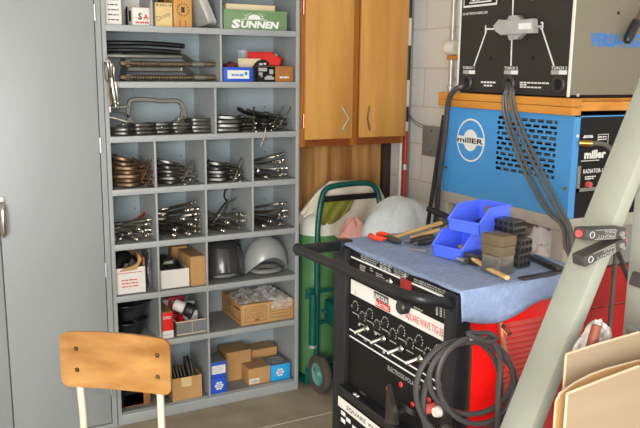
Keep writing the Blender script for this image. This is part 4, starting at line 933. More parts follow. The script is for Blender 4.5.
# small print blocks above and below the top line
tx = MB(); r = random.Random(5)
def blk(u0, v0, w, z, n, h=.0026, gap=.0055):
    y = ty(u0, v0)
    for k in range(n):
        a_ = y; e_ = y-w*r.uniform(.75, 1)
        while a_ > e_+.004:
            q_ = max(e_, a_-r.uniform(.006, .018)); tx.box(xf-.0006, xf, q_, a_, z-k*gap-h, z-k*gap); a_ = q_-.003
for u, v, w, n in ((361, 254.5, .03, 3), (366, 256, .07, 4), (380, 263, .06, 4), (394, 269, .08, 4), (414, 279, .04, 2), (420, 281, .12, 3), (360, 265, .035, 3), (361, 270, .02, 1), (370, 268, .022, 2), (376, 273, .045, 3), (378, 279, .04, 2), (434, 296, .03, 2), (364, 340, .02, 1), (414, 307, .04, 2), (413, 311, .04, 2), (360, 392, .04, 3), (352, 388, .03, 2), (345, 412, .02, 3), (353, 418, .03, 2), (366, 424, .03, 2)):
    tx = MB(); blk(u, v, w, fz(u, v).z, n); tx.build('lettering', 'grey_ink', fp)
tx = MB()
for u, v in ((380, 260), (384, 262), (388, 264), (380, 265), (384, 267), (388, 268)): p = pl(u, v); tx.box(xf-.0007, xf, p.y-.011, p.y, p.z-.008, p.z)
tx.build('lettering', 'grey_ink', fp)
MB().text('ELECTRODE POLARITY', .012, V((xf, ty(388, 366), .868)), UXm, FZ, .01, w=.15).build('lettering', 'grey_ink', fp)
led = pl(405.5, 286.5); MB().box(xf-.002, xf, led.y-.028, led.y+.022, led.z-.02, led.z+.02, .001).build('display', 'led_red', fp)
def toggle(u, v, lab=None, k=1.0):
    p = pl(u, v)
    o = MB().lathe([(.009*k, 0), (.010*k, .002), (.007*k, .006), (.006*k, .012), (.001, .013)], (xf, p.y, p.z), (-1, 0, 0), 12).build('toggle_switch', 'chrome', fp)
    MB().tube([(xf-.01, p.y, p.z), (xf-.026*k, p.y+.012*k, p.z-.010*k), (xf-.032*k, p.y+.016*k, p.z-.013*k)], [.004*k, .006*k, .006*k], 8).build('lever', 'chrome', o)
toggle(390.5, 281.5)
for u, v in ((367.5, 328.5), (384, 338.5), (401.5, 348.5), (420.5, 358.5)): toggle(u, v)
for u, v in ((359.5, 324.5), (376, 333.5), (356, 293), (405, 276), (436, 350), (384, 352)): p = pl(u, v); MB().lathe([(.005, 0), (.004, .0025), (.001, .003)], (xf, p.y, p.z), (-1, 0, 0), 8).build('panel_screw', 'galv', fp)
# potentiometer dials: two staggered rows
zz = zb1[1]-.026
nd = 11
for k in range(nd):
    y = YA-.03-(YA-YB-.06)*k/(nd-1)
    MB().lathe([(.008, 0), (.007, .012), (.001, .0125)], (xf, y, zz-.02*(k % 2)-.004), (-1, 0, 0), 14).build('dial', 'plastic_black', fp)
tk = MB()
for k in range(nd):
    y = YA-.03-(YA-YB-.06)*k/(nd-1); z = zz-.02*(k % 2)-.004
    for q in range(9):
        a_ = math.radians(-130+q*32.5); c = V((xf, y-.014*math.sin(a_), z+.014*math.cos(a_))); tk.box(xf-.0006, xf, c.y-.0018, c.y+.0018, c.z-.0018, c.z+.0018)
    tk.box(xf-.0132, xf-.0126, y-.001, y+.001, z, z+.007)
    tk.box(xf-.0006, xf, y-.016, y+.016, z-.024, z-.0215)
tk.build('lettering', 'grey_ink', fp); tk = MB()
for u in (437, 441, 445, 449):
    for j in range(4): p = pl(u, 307+j*2.4+(u-437)*.45); tk.box(xf-.0006, xf, p.y-.004, p.y+.004, p.z-.002, p.z+.002)
tk.build('lettering', 'grey_ink', fp)
# polarity blade switch
pc = at(393, 403, x=xf-.034)
bl = MB().prism([(-.018, -.05), (.03, -.036), (.022, -.004), (-.012, .06)], (xf-.034, pc.y, pc.z-.01), UXm, FZ, .012).build('polarity_handle', 'black_steel', fp)
MB().cyl((xf, pc.y-.006, pc.z-.024), (xf-.034, pc.y-.006, pc.z-.024), .01, n=12).box(xf-.02, xf-.012, pc.y-.07, pc.y-.01, pc.z-.01, pc.z+.006).build('pivot', 'black_steel', bl)
for u, v in ((388, 388.5), (401, 384.5), (412.5, 404.5), (429, 400)): p = pl(u, v); MB().lathe([(.008, 0), (.006, .003), (.001, .004)], (xf, p.y, p.z), (-1, 0, 0), 12).build('indicator_dot', 'red_ink', fp); 
p = pl(436, 407); MB().lathe([(.012, 0), (.012, .03), (.01, .034), (.001, .034)], (xf, p.y, p.z), (-1, 0, 0), 14).build('socket_plug', 'pink_knob', fp)
p = pl(444.5, 410); MB().lathe([(.013, 0), (.014, .02), (.011, .03), (.001, .03)], (xf, p.y-.0, p.z), (-1, 0, 0), 14).build('socket_plug', 'white_plastic', fp)
zw = fz(358, 407).z
lb2 = MB().box(xf-.0345-.0, xf-.0335, YB, YA, zw-.075, zw-.042) if 0 else None
lwz = at(365, 414, x=XL-.03).z
lw_ = MB().box(XL-.0315, XL-.03, YB, YA, .688, .718).build('lower_name_band', 'white_card', t)
MB().text('SQUARE WAVE TIG-355', .012, (XL-.0315, 1.74, .697), UXm, FZ, .01, w=.3).build('lower_lettering', 'black_ink', lw_)
MB().box(XL-.028, XL+.01, YB, YA, .16, .687, .003).build('lower_panel', 'black_satin', t)
pp = MB()
for y, z in ((1.765, .672), (1.765, .65), (1.735, .664), (1.70, .655), (1.66, .64)): pp.box(XL-.0286, XL-.028, y-.012, y+.012, z-.006, z+.006)
pp.build('lower_print', 'white_ink', t)
pp = MB()
for y in (1.70, 1.715): pp.lathe([(.006, 0), (.005, .003), (.001, .004)], (XL-.02, y, .75), (0, 0, 1), 8)
pp.build('ledge_screws', 'galv', t)
# cable hook
hk = MB().tube([(XL+.115, sd, 1.07), (XL+.113, sd-.03, 1.065), (XL+.108, sd-.05, 1.06)], .006, 8).tube(cr([(XL+.112, sd-.012, 1.075), (XL+.108, sd-.028, 1.04), (XL+.098, sd-.06, .99), (XL+.09, sd-.09, .99)], 5), .007, 8)
hk.build('cable_hook', 'copper', t)

# blue towel over the top
def towel(u, v):
    x = XL-.010-.006*math.sin(PI*v)**2+(XE-XL+.002+.006*math.sin(PI*v)**2)*u; y = YL+.055-(YL-YR+.125)*v
    wv = .003*noise.noise(V((x*9, y*9, 0)))
    z = ZT+.0065+abs(wv)
    fx_ = XL-.004; ny = YR-.006
    ov = max(0, fx_-x); on = max(0, ny-y); ol = max(0, y-(YL-.0))
    if ov > 0: z -= ov*.75; x = fx_-ov*.25-.002*math.sin(30*y)
    if on > 0: z -= on*1.05*(1+.25*math.sin(6*x*3)); y = ny-.004-on*.06-.004*math.sin(28*x)
    if ol > 0: z -= ol*.55
    return V((x, y, z))
solo(MB().grid(towel, 44, 54), 'shop_towel', 'towel_blue', 'blue grey towel spread over the top of the red welder', 'towel', solid=.004, smooth=60)
ZC = ZT+.012
def on(u, v): return at(u, v, z=ZC)

# cable coil
y0 = YR-.055
def ell(cx, cy, rx, ry, a0, a1, y, tilt=0, n=22):
    out = []
    for k in range(n):
        a = math.radians(a0+(a1-a0)*k/(n-1)); dx, dy = rx*math.sin(a), -ry*math.cos(a); c, s = math.cos(tilt), math.sin(tilt)
        out.append(at(cx+dx*c-dy*s, cy+dx*s+dy*c, y=y))
    return out
P = []
P += ell(466, 391, 50, 51, 10, 350, y0-.012, .12)
P += ell(471, 378, 42, 36, 0, 350, y0-.026, -.1)
P += ell(462, 398, 38, 58, 5, 352, y0+.0, .18)
P += ell(476, 381, 38, 43, 0, 352, y0-.036, -.15)
P += ell(469, 386, 46, 48, 4, 200, y0-.022, .2)
P += [at(450, 440, y=y0-.02), at(446, 480, y=y0-.01), at(450, 560, y=y0)]
solo(MB().tube(cr([tuple(p) for p in P], 3), .0063, 8), 'power_cable', 'cable_black', 'thick dark cable coiled on the side hook of the red welder', 'cable')
solo(MB().tube(cr([at(487, 338, y=y0-.048), at(494, 343, y=y0-.05), at(500, 360, y=y0-.046), at(498, 395, y=y0-.045), at(497, 430, y=y0-.045), at(494, 520, y=y0-.03)], 6), .006, 8), 'thin_cable', 'cable_black', 'thinner dark cable hanging straight down through the coil', 'cable')
solo(MB().tube(cr([at(468, 333, y=y0-.058), at(476, 338, y=y0-.064), at(490, 342, y=y0-.064), at(496, 338, y=y0-.058), at(488, 333, y=y0-.052), at(478, 333, y=y0-.052)], 6, True), .0055, 8, True), 'cable_tie', 'rubber', 'dark rubber strap tied round the top of the cable coil', 'strap')

# ------------------------------------------------------------------ things on the towel
# pliers with red handles
t = thing('red_pliers', 'pliers with orange red handles lying open on blue towel', 'pliers', on(388, 241))
e0, e1 = on(370, 238.5), on(399, 244); zz = FZ*.008
c = on(388, 240.5)
MB().tube(cr([c+zz, on(382, 241.5)+zz, on(374, 240.2)+zz, on(370.3, 238)+zz], 5), [.004]*5+[.0075]*11, 8).build('handle', 'handle_red', t)
MB().tube(cr([c+zz, on(389, 238.5)+zz, on(382, 236.6)+zz, on(377.5, 237)+zz], 5), [.004]*5+[.0075]*11, 8).build('handle', 'handle_red', t)
MB().lathe([(.001, 0), (.012, 0), (.012, .012), (.001, .012)], c+FZ*.002, n=14).tube([c+zz, on(395, 243.5)+zz, on(400.5, 245.5)+zz], [.009, .008, .003], 8).tube([c+zz, on(396, 242.3)+zz, on(401, 244.3)+zz], [.008, .007, .003], 8).build('jaws', 'black_steel', t)
def handle_tool(name, label, cat, pts, r, hm, headf=None):
    t = thing(name, label, cat, pts[0]); MB().tube(cr(pts, 6), r, 8, flat=.8).build('handle', hm, t)
    if headf: headf(t)
    return t
p0, p1 = on(394.5, 240.5)+FZ*.010, on(444, 227)+FZ*.016
def hd(t):
    d = (p1-p0).normalized(); MB().tube([p1-d*.02, p1+d*.05], [.012, .009], 10).build('head', 'black_steel', t)
handle_tool('ball_hammer', 'tool with long pale wooden handle pointing left behind blue bins', 'hammer', [p0, p0*.7+p1*.3, p1], [.007]*6+[.009]*7, 'handle_wood', hd)
q0, q1 = on(412, 241)+FZ*.009, on(438, 234)+FZ*.012
handle_tool('wire_brush', 'short pale wooden handle beside the black handled pliers', 'brush', [q0, (q0+q1)/2, q1], .0085, 'handle_wood')
for i, (a_, b_, lb) in enumerate((((409, 244.5), (432, 239.5), 'upper'), ((416.5, 247), (436, 243), 'lower'))):
    t = thing('black_pliers', f'black handled pliers on blue towel left of lower bin, {lb} of two', 'pliers', on(*a_))
    a1, b1 = on(*a_)+FZ*.009, on(*b_)+FZ*.009
    MB().tube([a1, a1*.5+b1*.5, b1], [.007, .0095, .008], 8).build('handle', 'plastic_black', t)
    MB().tube([a1, a1*1.2-b1*.2], [.0065, .003], 8).build('tip', 'nickel', t)
solo(MB().tube([on(411, 251)+FZ*.004, on(426, 252.5)+FZ*.004], .003, 6), 'drill_bit', 'nickel', 'thin silver bit on blue towel in front of the lower blue bin', 'bit')
# blue bins
bp0, bp1 = on(429.5, 255), on(463, 263)
ang = math.atan2((bp0-bp1).y, (bp0-bp1).x)    # direction of the front edge
wdt = (bp0-bp1).length
ctr = (bp0+bp1)/2+V((.0, -.002, 0))
rz = ang-PI/2
rz = rz if math.cos(rz) > 0 else rz+PI
lo = bin_box('parts_bin', 'blue plastic hopper bin, lower of two stacked on the welder', 'bin', (ctr.x, ctr.y, ZC+.001), rz, .125, wdt*.86, .064, 'bin_blue', 'blue hopper bins')
d = V((math.cos(rz), math.sin(rz), 0))
up_c = ctr+d*.03+V((-d.y, d.x, 0))*-.012
bin_box('parts_bin', 'blue plastic hopper bin, upper of two stacked on the welder', 'bin', (up_c.x+.01, up_c.y-.006, ZC+.0685), rz, .135, wdt*.9, .064, 'bin_blue', 'blue hopper bins')
pq = up_c+d*.10+FZ*(ZC-up_c.z+.082)
solo(MB().obox(pq, (.05, .022, .022), Euler((0, .25, rz+.9)).to_matrix(), .003), 'rubber_block', 'plastic_black', 'small black block lying inside the upper blue bin', 'block')
solo(MB().obox(pq+d*.055+FZ*.055, (.06, .05, .006), Euler((.35, .15, rz+.3)).to_matrix(), .002) if 0 else MB().obox(pq+d*.05+FZ*.012, (.04, .045, .045), Euler((.0, .3, rz+.5)).to_matrix(), .002), 'steel_plate', 'block_brown', 'brown plate sticking up at the back of upper blue bin', 'plate')
# machined blocks
def block(label, u0, v0, size, z, m, rz_, holes=None, name='steel_block', group=None):
    p = on(u0, v0); c = V((p.x, p.y, z+size[2]/2)); R = Euler((0, 0, rz_)).to_matrix()
    o = solo(MB().obox(c, size, R, .0015), name, m, label, 'block', group)
    if holes:
        mb = MB(); nx, nz = holes
        for i in range(nx):
            for j in range(nz):
                for side in (0, 1):
                    L = size[0] if side == 0 else size[1]
                    lx = ((i+.5)/nx-.5)*L; lz = ((j+.5)/nz-.5)*size[2]
                    q = c+R @ (V((lx, -size[1]/2-.0004, lz)) if side == 0 else V((-size[0]/2-.0004, lx, lz)))
                    mb.lathe([(.001, 0), (.0062, 0), (.0062, .0006), (.001, .0006)], q, R @ (V((0, -1, 0)) if side == 0 else V((-1, 0, 0))), 10)
        mb.build('drilled_holes', 'hole_black', o)
    return o
RB = rz-.12
block('bright machined steel block under the brown blocks on blue towel', 497, 272, (.052, .056, .045), ZC, 'block_steel', RB)
block('brown block, lower of two stacked on bright steel block', 497, 272, (.05, .064, .024), ZC+.0455, 'block_brown', RB, name='brown_block', group='brown blocks')
block('brown block, upper of two stacked on bright steel block', 497, 272, (.052, .066, .025), ZC+.070, 'block_brown', RB, name='brown_block', group='brown blocks')
bx_ = on(520, 266)
block('drilled steel block, lowest of three on right behind the brown blocks', 515, 265, (.042, .06, .036), ZC, 'block_dark', RB, (3, 2), 'drilled_block', 'drilled steel blocks')
block('drilled steel block, middle of three on right behind the brown blocks', 515.5, 265, (.042, .062, .036), ZC+.0365, 'block_dark', RB, (3, 2), 'drilled_block', 'drilled steel blocks')
block('drilled steel block, topmost of three behind the brown blocks', 507, 259, (.044, .07, .034), ZC+.073, 'block_dark', RB, (4, 2), 'drilled_block', 'drilled steel blocks')
block('low black block between lower blue bin and bright steel block', 477, 263, (.055, .045, .028), ZC, 'black_steel', RB)
t = thing('chipping_brush', 'curved pale wooden brush handle lying before steel blocks', 'brush', on(480, 268))
hp_ = [on(460, 256)+FZ*.026, on(468, 262)+FZ*.02, on(484, 270)+FZ*.010, on(498, 277)+FZ*.009, on(507, 281.5)+FZ*.009]
MB().tube(cr(hp_, 6), .0072, 8, flat=.8).build('handle', 'handle_wood', t)
MB().tube([on(458, 262)+FZ*.009, on(466, 265)+FZ*.009], [.007, .009], 8).build('ferrule', 'nickel', t)
t = thing('try_square', 'black steel square lying on blue towel right of the blocks', 'square', on(540, 265))
sa, sb, sc_ = on(532, 259), on(560, 272), on(520, 279.5)
def bar(mb, p, q, w, h): 
    dd = (q-p); R = Matrix((dd.normalized(), FZ.cross(dd.normalized()), FZ)).transposed(); mb.obox((p+q)/2+FZ*(h/2), (dd.length, w, h), R, .001)
mb = MB(); bar(mb, sa, sb, .022, .012); mb.build('stock', 'black_steel', t)
mb = MB(); bar(mb, sb, sc_, .018, .004); mb.build('blade', 'black_steel', t)

# ------------------------------------------------------------------ blue machine on its stand
XM, YN, YF = 1.9, 1.806, 2.50
XB = WX-.03
ZS = 1.165
t = thing('steel_stand', 'grey steel stand carrying the blue machine', 'stand', ((XM+XB)/2, (YN+YF)/2, 0))
MB().box(XM-.005, XB, YN-.004, YF+.02, ZS-.045, ZS, .003).build('top_frame', 'stand_grey', t)
for x in (XM+.02, XB-.03):
    for y in (YN+.035, YF-.01): MB().box(x-.02, x+.02, y-.03, y+.03, 0, ZS-.045, .003).build('leg', 'stand_grey', t)
MB().box(XM+.045, XB-.055, YN+.004, YN+.009, .98, ZS-.046).build('side_panel', 'panel_grey', t)
MB().box(XM+.02, XB, YN+.01, YF, .82, .835).build('lower_shelf', 'stand_grey', t)
rc = thing('tool_cabinet', 'dark red cabinet standing inside the grey stand', 'cabinet', (2.1, 2.0, 0))
MB().box(XM+.045, XB-.055, YN+.012, YN+.3, .015, .80, .004).build('body', 'red_dark', rc)
rc2 = MB().box(XM+.05, XB-.06, YN+.002, YN+.012, .83, .972, .002).build('front', 'red_dark', rc)
MB().box(XM+.05, XB-.06, YN+.002, YN+.012, .03, .826, .002).build('door', 'red_dark', rc)
bag = lump((2.02, 2.03, .836), (.06, .09, .24), 5, .3, 34, 20)
solo(bag, 'plastic_bag', 'towel_bag', 'white crumpled plastic bag under the blue machine', 'bag', smooth=50)

t = thing('blue_cooler', 'blue machine with round white emblem and slotted grille on the grey stand', 'machine', ((XM+XB)/2, (YN+YF)/2, ZS))
z0, z1 = ZS+.0005, 1.509
va, vb = at(497, 114, x=XM), at(557.5, 121, x=XM)
rows = [(497, 117.3, 556.5, 122.2), (495, 171, 552.5, 181.5)]
vy0 = at(497, 140, x=XM).y+.004; vy1 = at(555.5, 150, x=XM).y-.002
vz1 = (at(498, 114.5, x=XM).z+at(556, 119, x=XM).z)/2; vz0 = (at(495, 170, x=XM).z+at(552.5, 179.5, x=XM).z)/2
body = MB().box(XM+.03, XB, YN+.004, YF, z0, z1).build('inner_case', 'black_satin', t)
fpm = MB().box(XM, XM+.003, vy0, YF, z0, z1).box(XM, XM+.003, YN, vy1, z0, z1).box(XM, XM+.003, vy1, vy0, z0, vz0).box(XM, XM+.003, vy1, vy0, vz1, z1)
nr = 11; rh_ = (vz1-vz0)/nr; nc = 7; cw_ = (vy0-vy1)/(nc+.5)
for i in range(nr):
    zb = vz0+rh_*i; fpm.box(XM, XM+.003, vy1, vy0, zb, zb+rh_*.14).box(XM, XM+.003, vy1, vy0, zb+rh_*.74, zb+rh_)
    off = 0 if i % 2 else .5
    for k in range(nc+2):
        yb = vy0-cw_*(k+off-.5); a_, b_ = max(vy1, yb-cw_*.1), min(vy0, yb+cw_*.1)
        if b_ > a_: fpm.box(XM, XM+.003, a_, b_, zb+rh_*.14, zb+rh_*.74)
    if off: fpm.box(XM, XM+.003, vy0-.0, vy0, zb, zb+rh_)
fpm.box(XM+.003, XM+.03, YN, YN+.003, z0, z1).box(XM+.003, XM+.03, YF-.003, YF, z0, z1).box(XM+.003, XM+.03, YN, YF, z1-.003, z1)
fpo = fpm.build('front_panel', 'miller_blue', t, smooth=0)
gr = MB()
for k in range(14): gr.box(XM+.024, XM+.029, vy1, vy0, vz0+(vz1-vz0)*k/14, vz0+(vz1-vz0)*(k+.55)/14)
gr.build('radiator_fins', 'grey_steel', t)
e_ = at(470.5, 140.3, x=XM); el, er = at(457, 140, x=XM).y, at(484.8, 141, x=XM).y
RY = (el-er)/2; RZ = RY*1.0
zt_, zb_ = at(470.5, 118.5, x=XM).z, at(470.5, 162, x=XM).z; RZ = (zt_-zb_)/2; e_ = V((XM, (el+er)/2, (zt_+zb_)/2))
def disc(mb, k, dx): mb.prism([(k*RY*math.cos(2*PI*i/40), k*RZ*math.sin(2*PI*i/40)) for i in range(40)], V((XM-dx, e_.y, e_.z)), UXm, FZ, .0005); return mb
em = disc(MB(), 1, 0).build('emblem_ring', 'white_ink', fpo)
disc(MB(), .92, .0006).build('emblem_field', 'miller_blue', em)
disc(MB(), .5, .0012).box(XM-.0018, XM-.0012, e_.y-RY*.96, e_.y+RY*.96, e_.z-RZ*.19, e_.z+RZ*.17).build('emblem_centre', 'white_ink', em)
MB().text('mill', RZ*.235, V((XM-.0019, e_.y+RY*.94, e_.z-RZ*.12)), UXm, FZ, .025, w=RY*1.0).text('ER', RZ*.22, V((XM-.0019, e_.y-RY*.12, e_.z-RZ*.12)), UXm, FZ, .03, w=RY*.8).build('emblem_lettering', 'black_ink', em)
for u, v in ((447, 167), (565.5, 188.5)):
    p = at(u, v, x=XM); MB().cyl((XM-.008, p.y, p.z), (XM, p.y, p.z), .005, n=8).build('bolt', 'brass', fpo)
# black right side with its plate
sp_ = MB().box(XM+.03, XB, YN-.001, YN+.003, z0, z1-.004).build('side_panel', 'black_satin', t)
MB().box(XM+.03, XB, YN-.002, YN+.003, z1-.004, z1).build('blue_lip', 'miller_blue', t)
def sY(u, v): return at(u, v, y=YN-.001)
FYn = V((0, -1, 0))
mb = MB(); p = sY(584, 158.5); q = sY(605.5, 158.5)
mb.text('miller', .026, p, FX, FZ, .05, w=q.x-p.x); p = sY(581, 160.5); mb.box(p.x, p.x+.085, YN-.0016, YN-.001, p.z-.0035, p.z-.001)
p = sY(583, 173.5); mb.text('RADIATOR-1A', .014, p, FX, FZ, .02, w=.105)
for u, v, w_ in ((583, 137.5, .05), (584, 136, .045), (585, 177, .05), (585, 179, .04), (598, 137, .04), (598, 139.5, .04)):
    p = sY(u, v); lines(mb, p.x, p.x+w_, YN-.001, p.z-.003, p.z+.003, 1, .7, u)
p = sY(598, 135.5); frame(mb, p.x, p.x+.05, p.z-.03, p.z+.004, YN-.001)
mb.build('side_lettering', 'white_ink', sp_)
g0, g1 = sY(577.5, 166), sY(600, 188)
MB().box(g0.x, g0.x+.012, YN-.006, YN-.001, g1.z-.006, g0.z).box(g0.x, XB-.05, YN-.006, YN-.001, g1.z-.006, g1.z+.006).build('gauge_bracket', 'abs_grey', sp_)
p = sY(587, 185.5); MB().lathe([(.001, .012), (.010, .012), (.012, 0), (.012, -.002)], (p.x, YN-.004, p.z+.004), (0, -1, 0), 14).build('fill_cap', 'pink_knob', sp_)
p = sY(577.5, 136); MB().lathe([(.001, .004), (.005, .003), (.006, 0)], (p.x, YN-.001, p.z), (0, -1, 0), 8).build('screw', 'white_plastic', sp_)
f_ = sY(581, 143)
MB().cyl((f_.x-.008, YN-.001, f_.z), (f_.x+.022, YN-.03, f_.z), .011, n=10).build('hose_fitting', 'brass', sp_)
solo(MB().tube(cr([(f_.x+.012, YN-.022, f_.z), (f_.x+.06, YN-.05, f_.z-.004), (f_.x+.1, YN-.06, f_.z-.05), (f_.x+.125, YN-.065, f_.z-.14), (f_.x+.13, YN-.07, f_.z-.4), (f_.x+.12, YN-.075, .02)], 6), .008, 8), 'coolant_hose', 'cable_grey', 'grey coolant hose curving down from brass fitting on the black side', 'hose')

# wooden tray between the machines
t = thing('wooden_tray', 'pine board frame lying between blue machine and black switch box', 'frame', ((XM+XB)/2, 2.16, z1))
zw0, zw1 = z1+.001, 1.5665
ya, yb = YF+.02, YN-.004
hh = (zw1-zw0)/2
for k in (0, 1):
    MB().box(XM-.02, XM+.025, yb, ya, zw0+k*hh+.0006, zw0+(k+1)*hh-.0006, .002).build('front_board', 'tray_wood', t)
MB().box(XM+.026, XB, yb+.008, yb+.05, zw0+.014, zw1-.012, .002).build('side_board', 'tray_wood', t)
MB().box(XM+.026, XB, ya-.05, ya, zw0, zw1-.001, .002).build('side_board', 'tray_wood', t)
MB().box(XM+.026, XB, yb+.05, ya-.051, zw1-.014, zw1-.002).build('top_board', 'tray_wood', t)

# black switch box
VY0, VY1, VZ0, VZ1 = 1.838, 2.428, zw1+.001, 2.12
t = thing('torch_switch_box', 'black fronted torch selector box standing on the pine frame', 'switch box', ((XM+XB)/2, (VY0+VY1)/2, VZ0))
MB().box(XM+.004, XB, VY0+.001, VY1, VZ0+.008, VZ1, .003).build('case', 'versa_grey', t)
MB().box(XM+.01, XB-.02, VY0+.01, VY1-.01, VZ0, VZ0+.008).build('feet_plate', 'black_satin', t)
fp = MB().box(XM, XM+.004, VY0+.004, VY1-.004, VZ0+.004, VZ1).build('front_panel', 'panel_brown', t)
MB().box(XM-.001, XM+.005, VY1-.010, VY1, VZ0+.002, VZ1).build('edge_trim', 'white_plastic', t)
MB().box(XM-.001, XM+.005, VY0, VY0+.008, VZ0+.002, VZ1).build('edge_trim', 'white_plastic', t)
def vp(u, v): return at(u, v, x=XM)
xq = XM
def vstrip(mb, a, b, w):
    p, q = vp(*a), vp(*b); dd = (q-p).normalized(); s = dd.cross(V((1, 0, 0))).normalized()*w/2; n_ = V((-.0007, 0, 0))
    mb.add([p-s, q-s, q+s, p+s, p-s+n_, q-s+n_, q+s+n_, p+s+n_], [(0, 1, 2, 3), (4, 5, 6, 7), (0, 1, 5, 4), (2, 3, 7, 6), (0, 3, 7, 4), (1, 2, 6, 5)])
mb = MB()
vstrip(mb, (513.5, -10), (511, 66), .006); vstrip(mb, (486.5, 30.5), (474, 66), .006); vstrip(mb, (541.5, 27.5), (554, 66), .006)
vstrip(mb, (486, 29), (494, 29), .006); vstrip(mb, (532, 26.5), (541, 26.5), .006)
for u, v, s in ((485.6, 31, '1'), (542, 28, '3')): mb.text(s, .024, vp(u, v)-FZ*.004, UXm, FZ, .04, 'c')
for u, v, s in ((468.5, 69, 'TORCH 1'), (511, 69.5, 'TORCH 2'), (559, 69.5, 'TORCH 3')): mb.text(s, .010, vp(u, v), UXm, FZ, .02, 'c', w=.07)
for u, v, w_ in ((463, 14.5, .15),): mb.text('DO NOT SWITCH UNDER LOAD', .009, vp(u, 15.5), UXm, FZ, .015, w=.145)
for v_, w2 in ((82.3, .085), (85.6, .052)):
    p = vp(488.5, v_)
    for q in range(int(w2/.017)): mb.box(XM-.0006, XM, p.y+w2/2-.017*q-.013, p.y+w2/2-.017*q, p.z-.003, p.z+.003)
for k, (w_) in enumerate((.15, .05, .11)): 
    p = vp(520, 82.5+k*2.2); 
    for q in range(int(w_/.018)): mb.box(XM-.0006, XM, p.y-.018*q-.014, p.y-.018*q, p.z-.0025, p.z+.0025)
mb.build('panel_lettering', 'white_ink', fp)
mb = MB()
for u, v in ((469, 72), (511, 72.2), (559, 72.2)): p = vp(u, v); mb.box(XM-.0006, XM, p.y-.036, p.y-.0, p.z-.0075, p.z+.0065)
mb.build('label_white', 'white_ink', fp)
mb = MB()
for u, v in ((469, 72), (511, 72.2), (559, 72.2)): p = vp(u, v); mb.box(XM-.0006, XM, p.y, p.y+.036, p.z-.0075, p.z+.0065)
mb.build('label_grey', 'grey_ink', fp)
n0, n1 = vp(463, 7), vp(497, 4.5)
MB().box(XM-.0008, XM, n1.y, n0.y-.004, n0.z-.004, n0.z+.09).build('name_plate', 'white_ink', fp)
npb = MB().box(XM-.0014, XM-.0008, n1.y+.005, n0.y-.009, n0.z+.003, n0.z+.086).build('name_plate_face', 'black_ink', fp)
MB().text('VERSA-TIG', .028, V((XM-.0014, n0.y-.04, n0.z+.018)), UXm, FZ, .03, w=n0.y-n1.y-.075).box(XM-.002, XM-.0014, n1.y+.03, n0.y-.04, n0.z+.009, n0.z+.014).build('name_plate_lettering', 'white_ink', fp)
p = vp(531, 0); MB().box(XM-.0008, XM, VY0+.05, p.y, p.z, p.z+.07).build('rating_plate', 'white_ink', fp)
for k, (u, v) in enumerate(((467.5, 82.5), (509.5, 83.5), (559, 84.5))):
    p = vp(u, v)
    o = MB().lathe([(.018, 0), (.030, 0), (.031, .004), (.026, .010), (.02, .010), (.018, .002), (.001, .002)], (XM, p.y, p.z), (-1, 0, 0), 28).build('torch_port', 'rubber', fp)
    MB().lathe([(.001, .0022), (.0175, .0024), (.0175, .003), (.001, .003)], (XM, p.y, p.z), (-1, 0, 0), 20).build('port_opening', 'hole_black', o)
for u, v in ((491, 58.5), (532.5, 57.5)): p = vp(u, v); MB().lathe([(.008, 0), (.006, .004), (.001, .005)], (XM, p.y, p.z), (-1, 0, 0), 12).build('panel_screw', 'black_iron', fp)
# selector handle
c = vp(511, 27)
hd_ = MB().lathe([(.026, 0), (.026, .02), (.022, .026), (.001, .026)], (XM, c.y, c.z), (-1, 0, 0), 24).build('selector_hub', 'galv', fp)
vq = lambda u, v: at(u, v, x=XM-.05)
pr_ = lambda u, v: (c.y-vq(u, v).y, vq(u, v).z-c.z)
MB().prism([pr_(*q) for q in ((493.5, 26), (499, 19.5), (512, 21), (533, 18.5), (534, 33), (515, 34), (501, 35), (495.5, 31))], (XM-.03, c.y, c.z), UXm, FZ, .022).build('selector_handle', 'galv', hd_)
MB().prism([pr_(*q) for q in ((503, 20), (505, 15.5), (513, 15), (518, 20), (518, 34), (513, 39), (505, 40), (503, 34))], (XM-.012, c.y, c.z), UXm, FZ, .020).build('selector_wings', 'galv', hd_)
MB().prism([pr_(*q) for q in ((519, 23.5), (531.5, 22.5), (532, 29), (519, 29.5))], (XM-.0525, c.y, c.z), UXm, FZ, .0008).build('selector_mark', 'white_ink', hd_)
def vs_(u, v): return at(u, v, y=VY0+.001)
p, q = vs_(589.5, 45.5), vs_(640, 46.5)
sl = MB().text('VERSA-TIG', .040, p, FX, FZ, .045, w=min(.235, (q.x-p.x)*1.25)).build('side_lettering', 'blue_ink', t)
p = vs_(618.5, 13); MB().lathe([(.001, .001), (.006, .001), (.006, .0)], (p.x, VY0+.001, p.z), (0, -1, 0), 10).build('side_hole', 'hole_black', t)
p = vs_(577, 95); MB().cyl((p.x, VY0-.004, p.z), (p.x, VY0+.001, p.z), .006, n=10).build('corner_screw', 'galv', t)
# hanging torch on the near side of the switch box
yt = VY0-.03
t = thing('tig_torch', 'black torch handle hanging against the grey side of the switch box', 'torch', at(626, 42, y=yt))
MB().tube(cr([at(626.5, 43, y=yt), at(628.5, 38, y=yt), at(633.5, 28, y=yt), at(637, 22, y=yt)], 5), [.008, .011, .013, .014, .015]+[.0165]*11, 10).build('handle', 'plastic_black', t)
MB().tube(cr([at(637, 22, y=yt), at(642, 12, y=yt), at(650, -6, y=yt), at(655, -25, y=yt), V((2.28, VY0-.005, VZ1+.012)), V((2.28, VY0+.1, VZ1+.012))], 6), .009, 8).build('lead', 'block_brown', t)

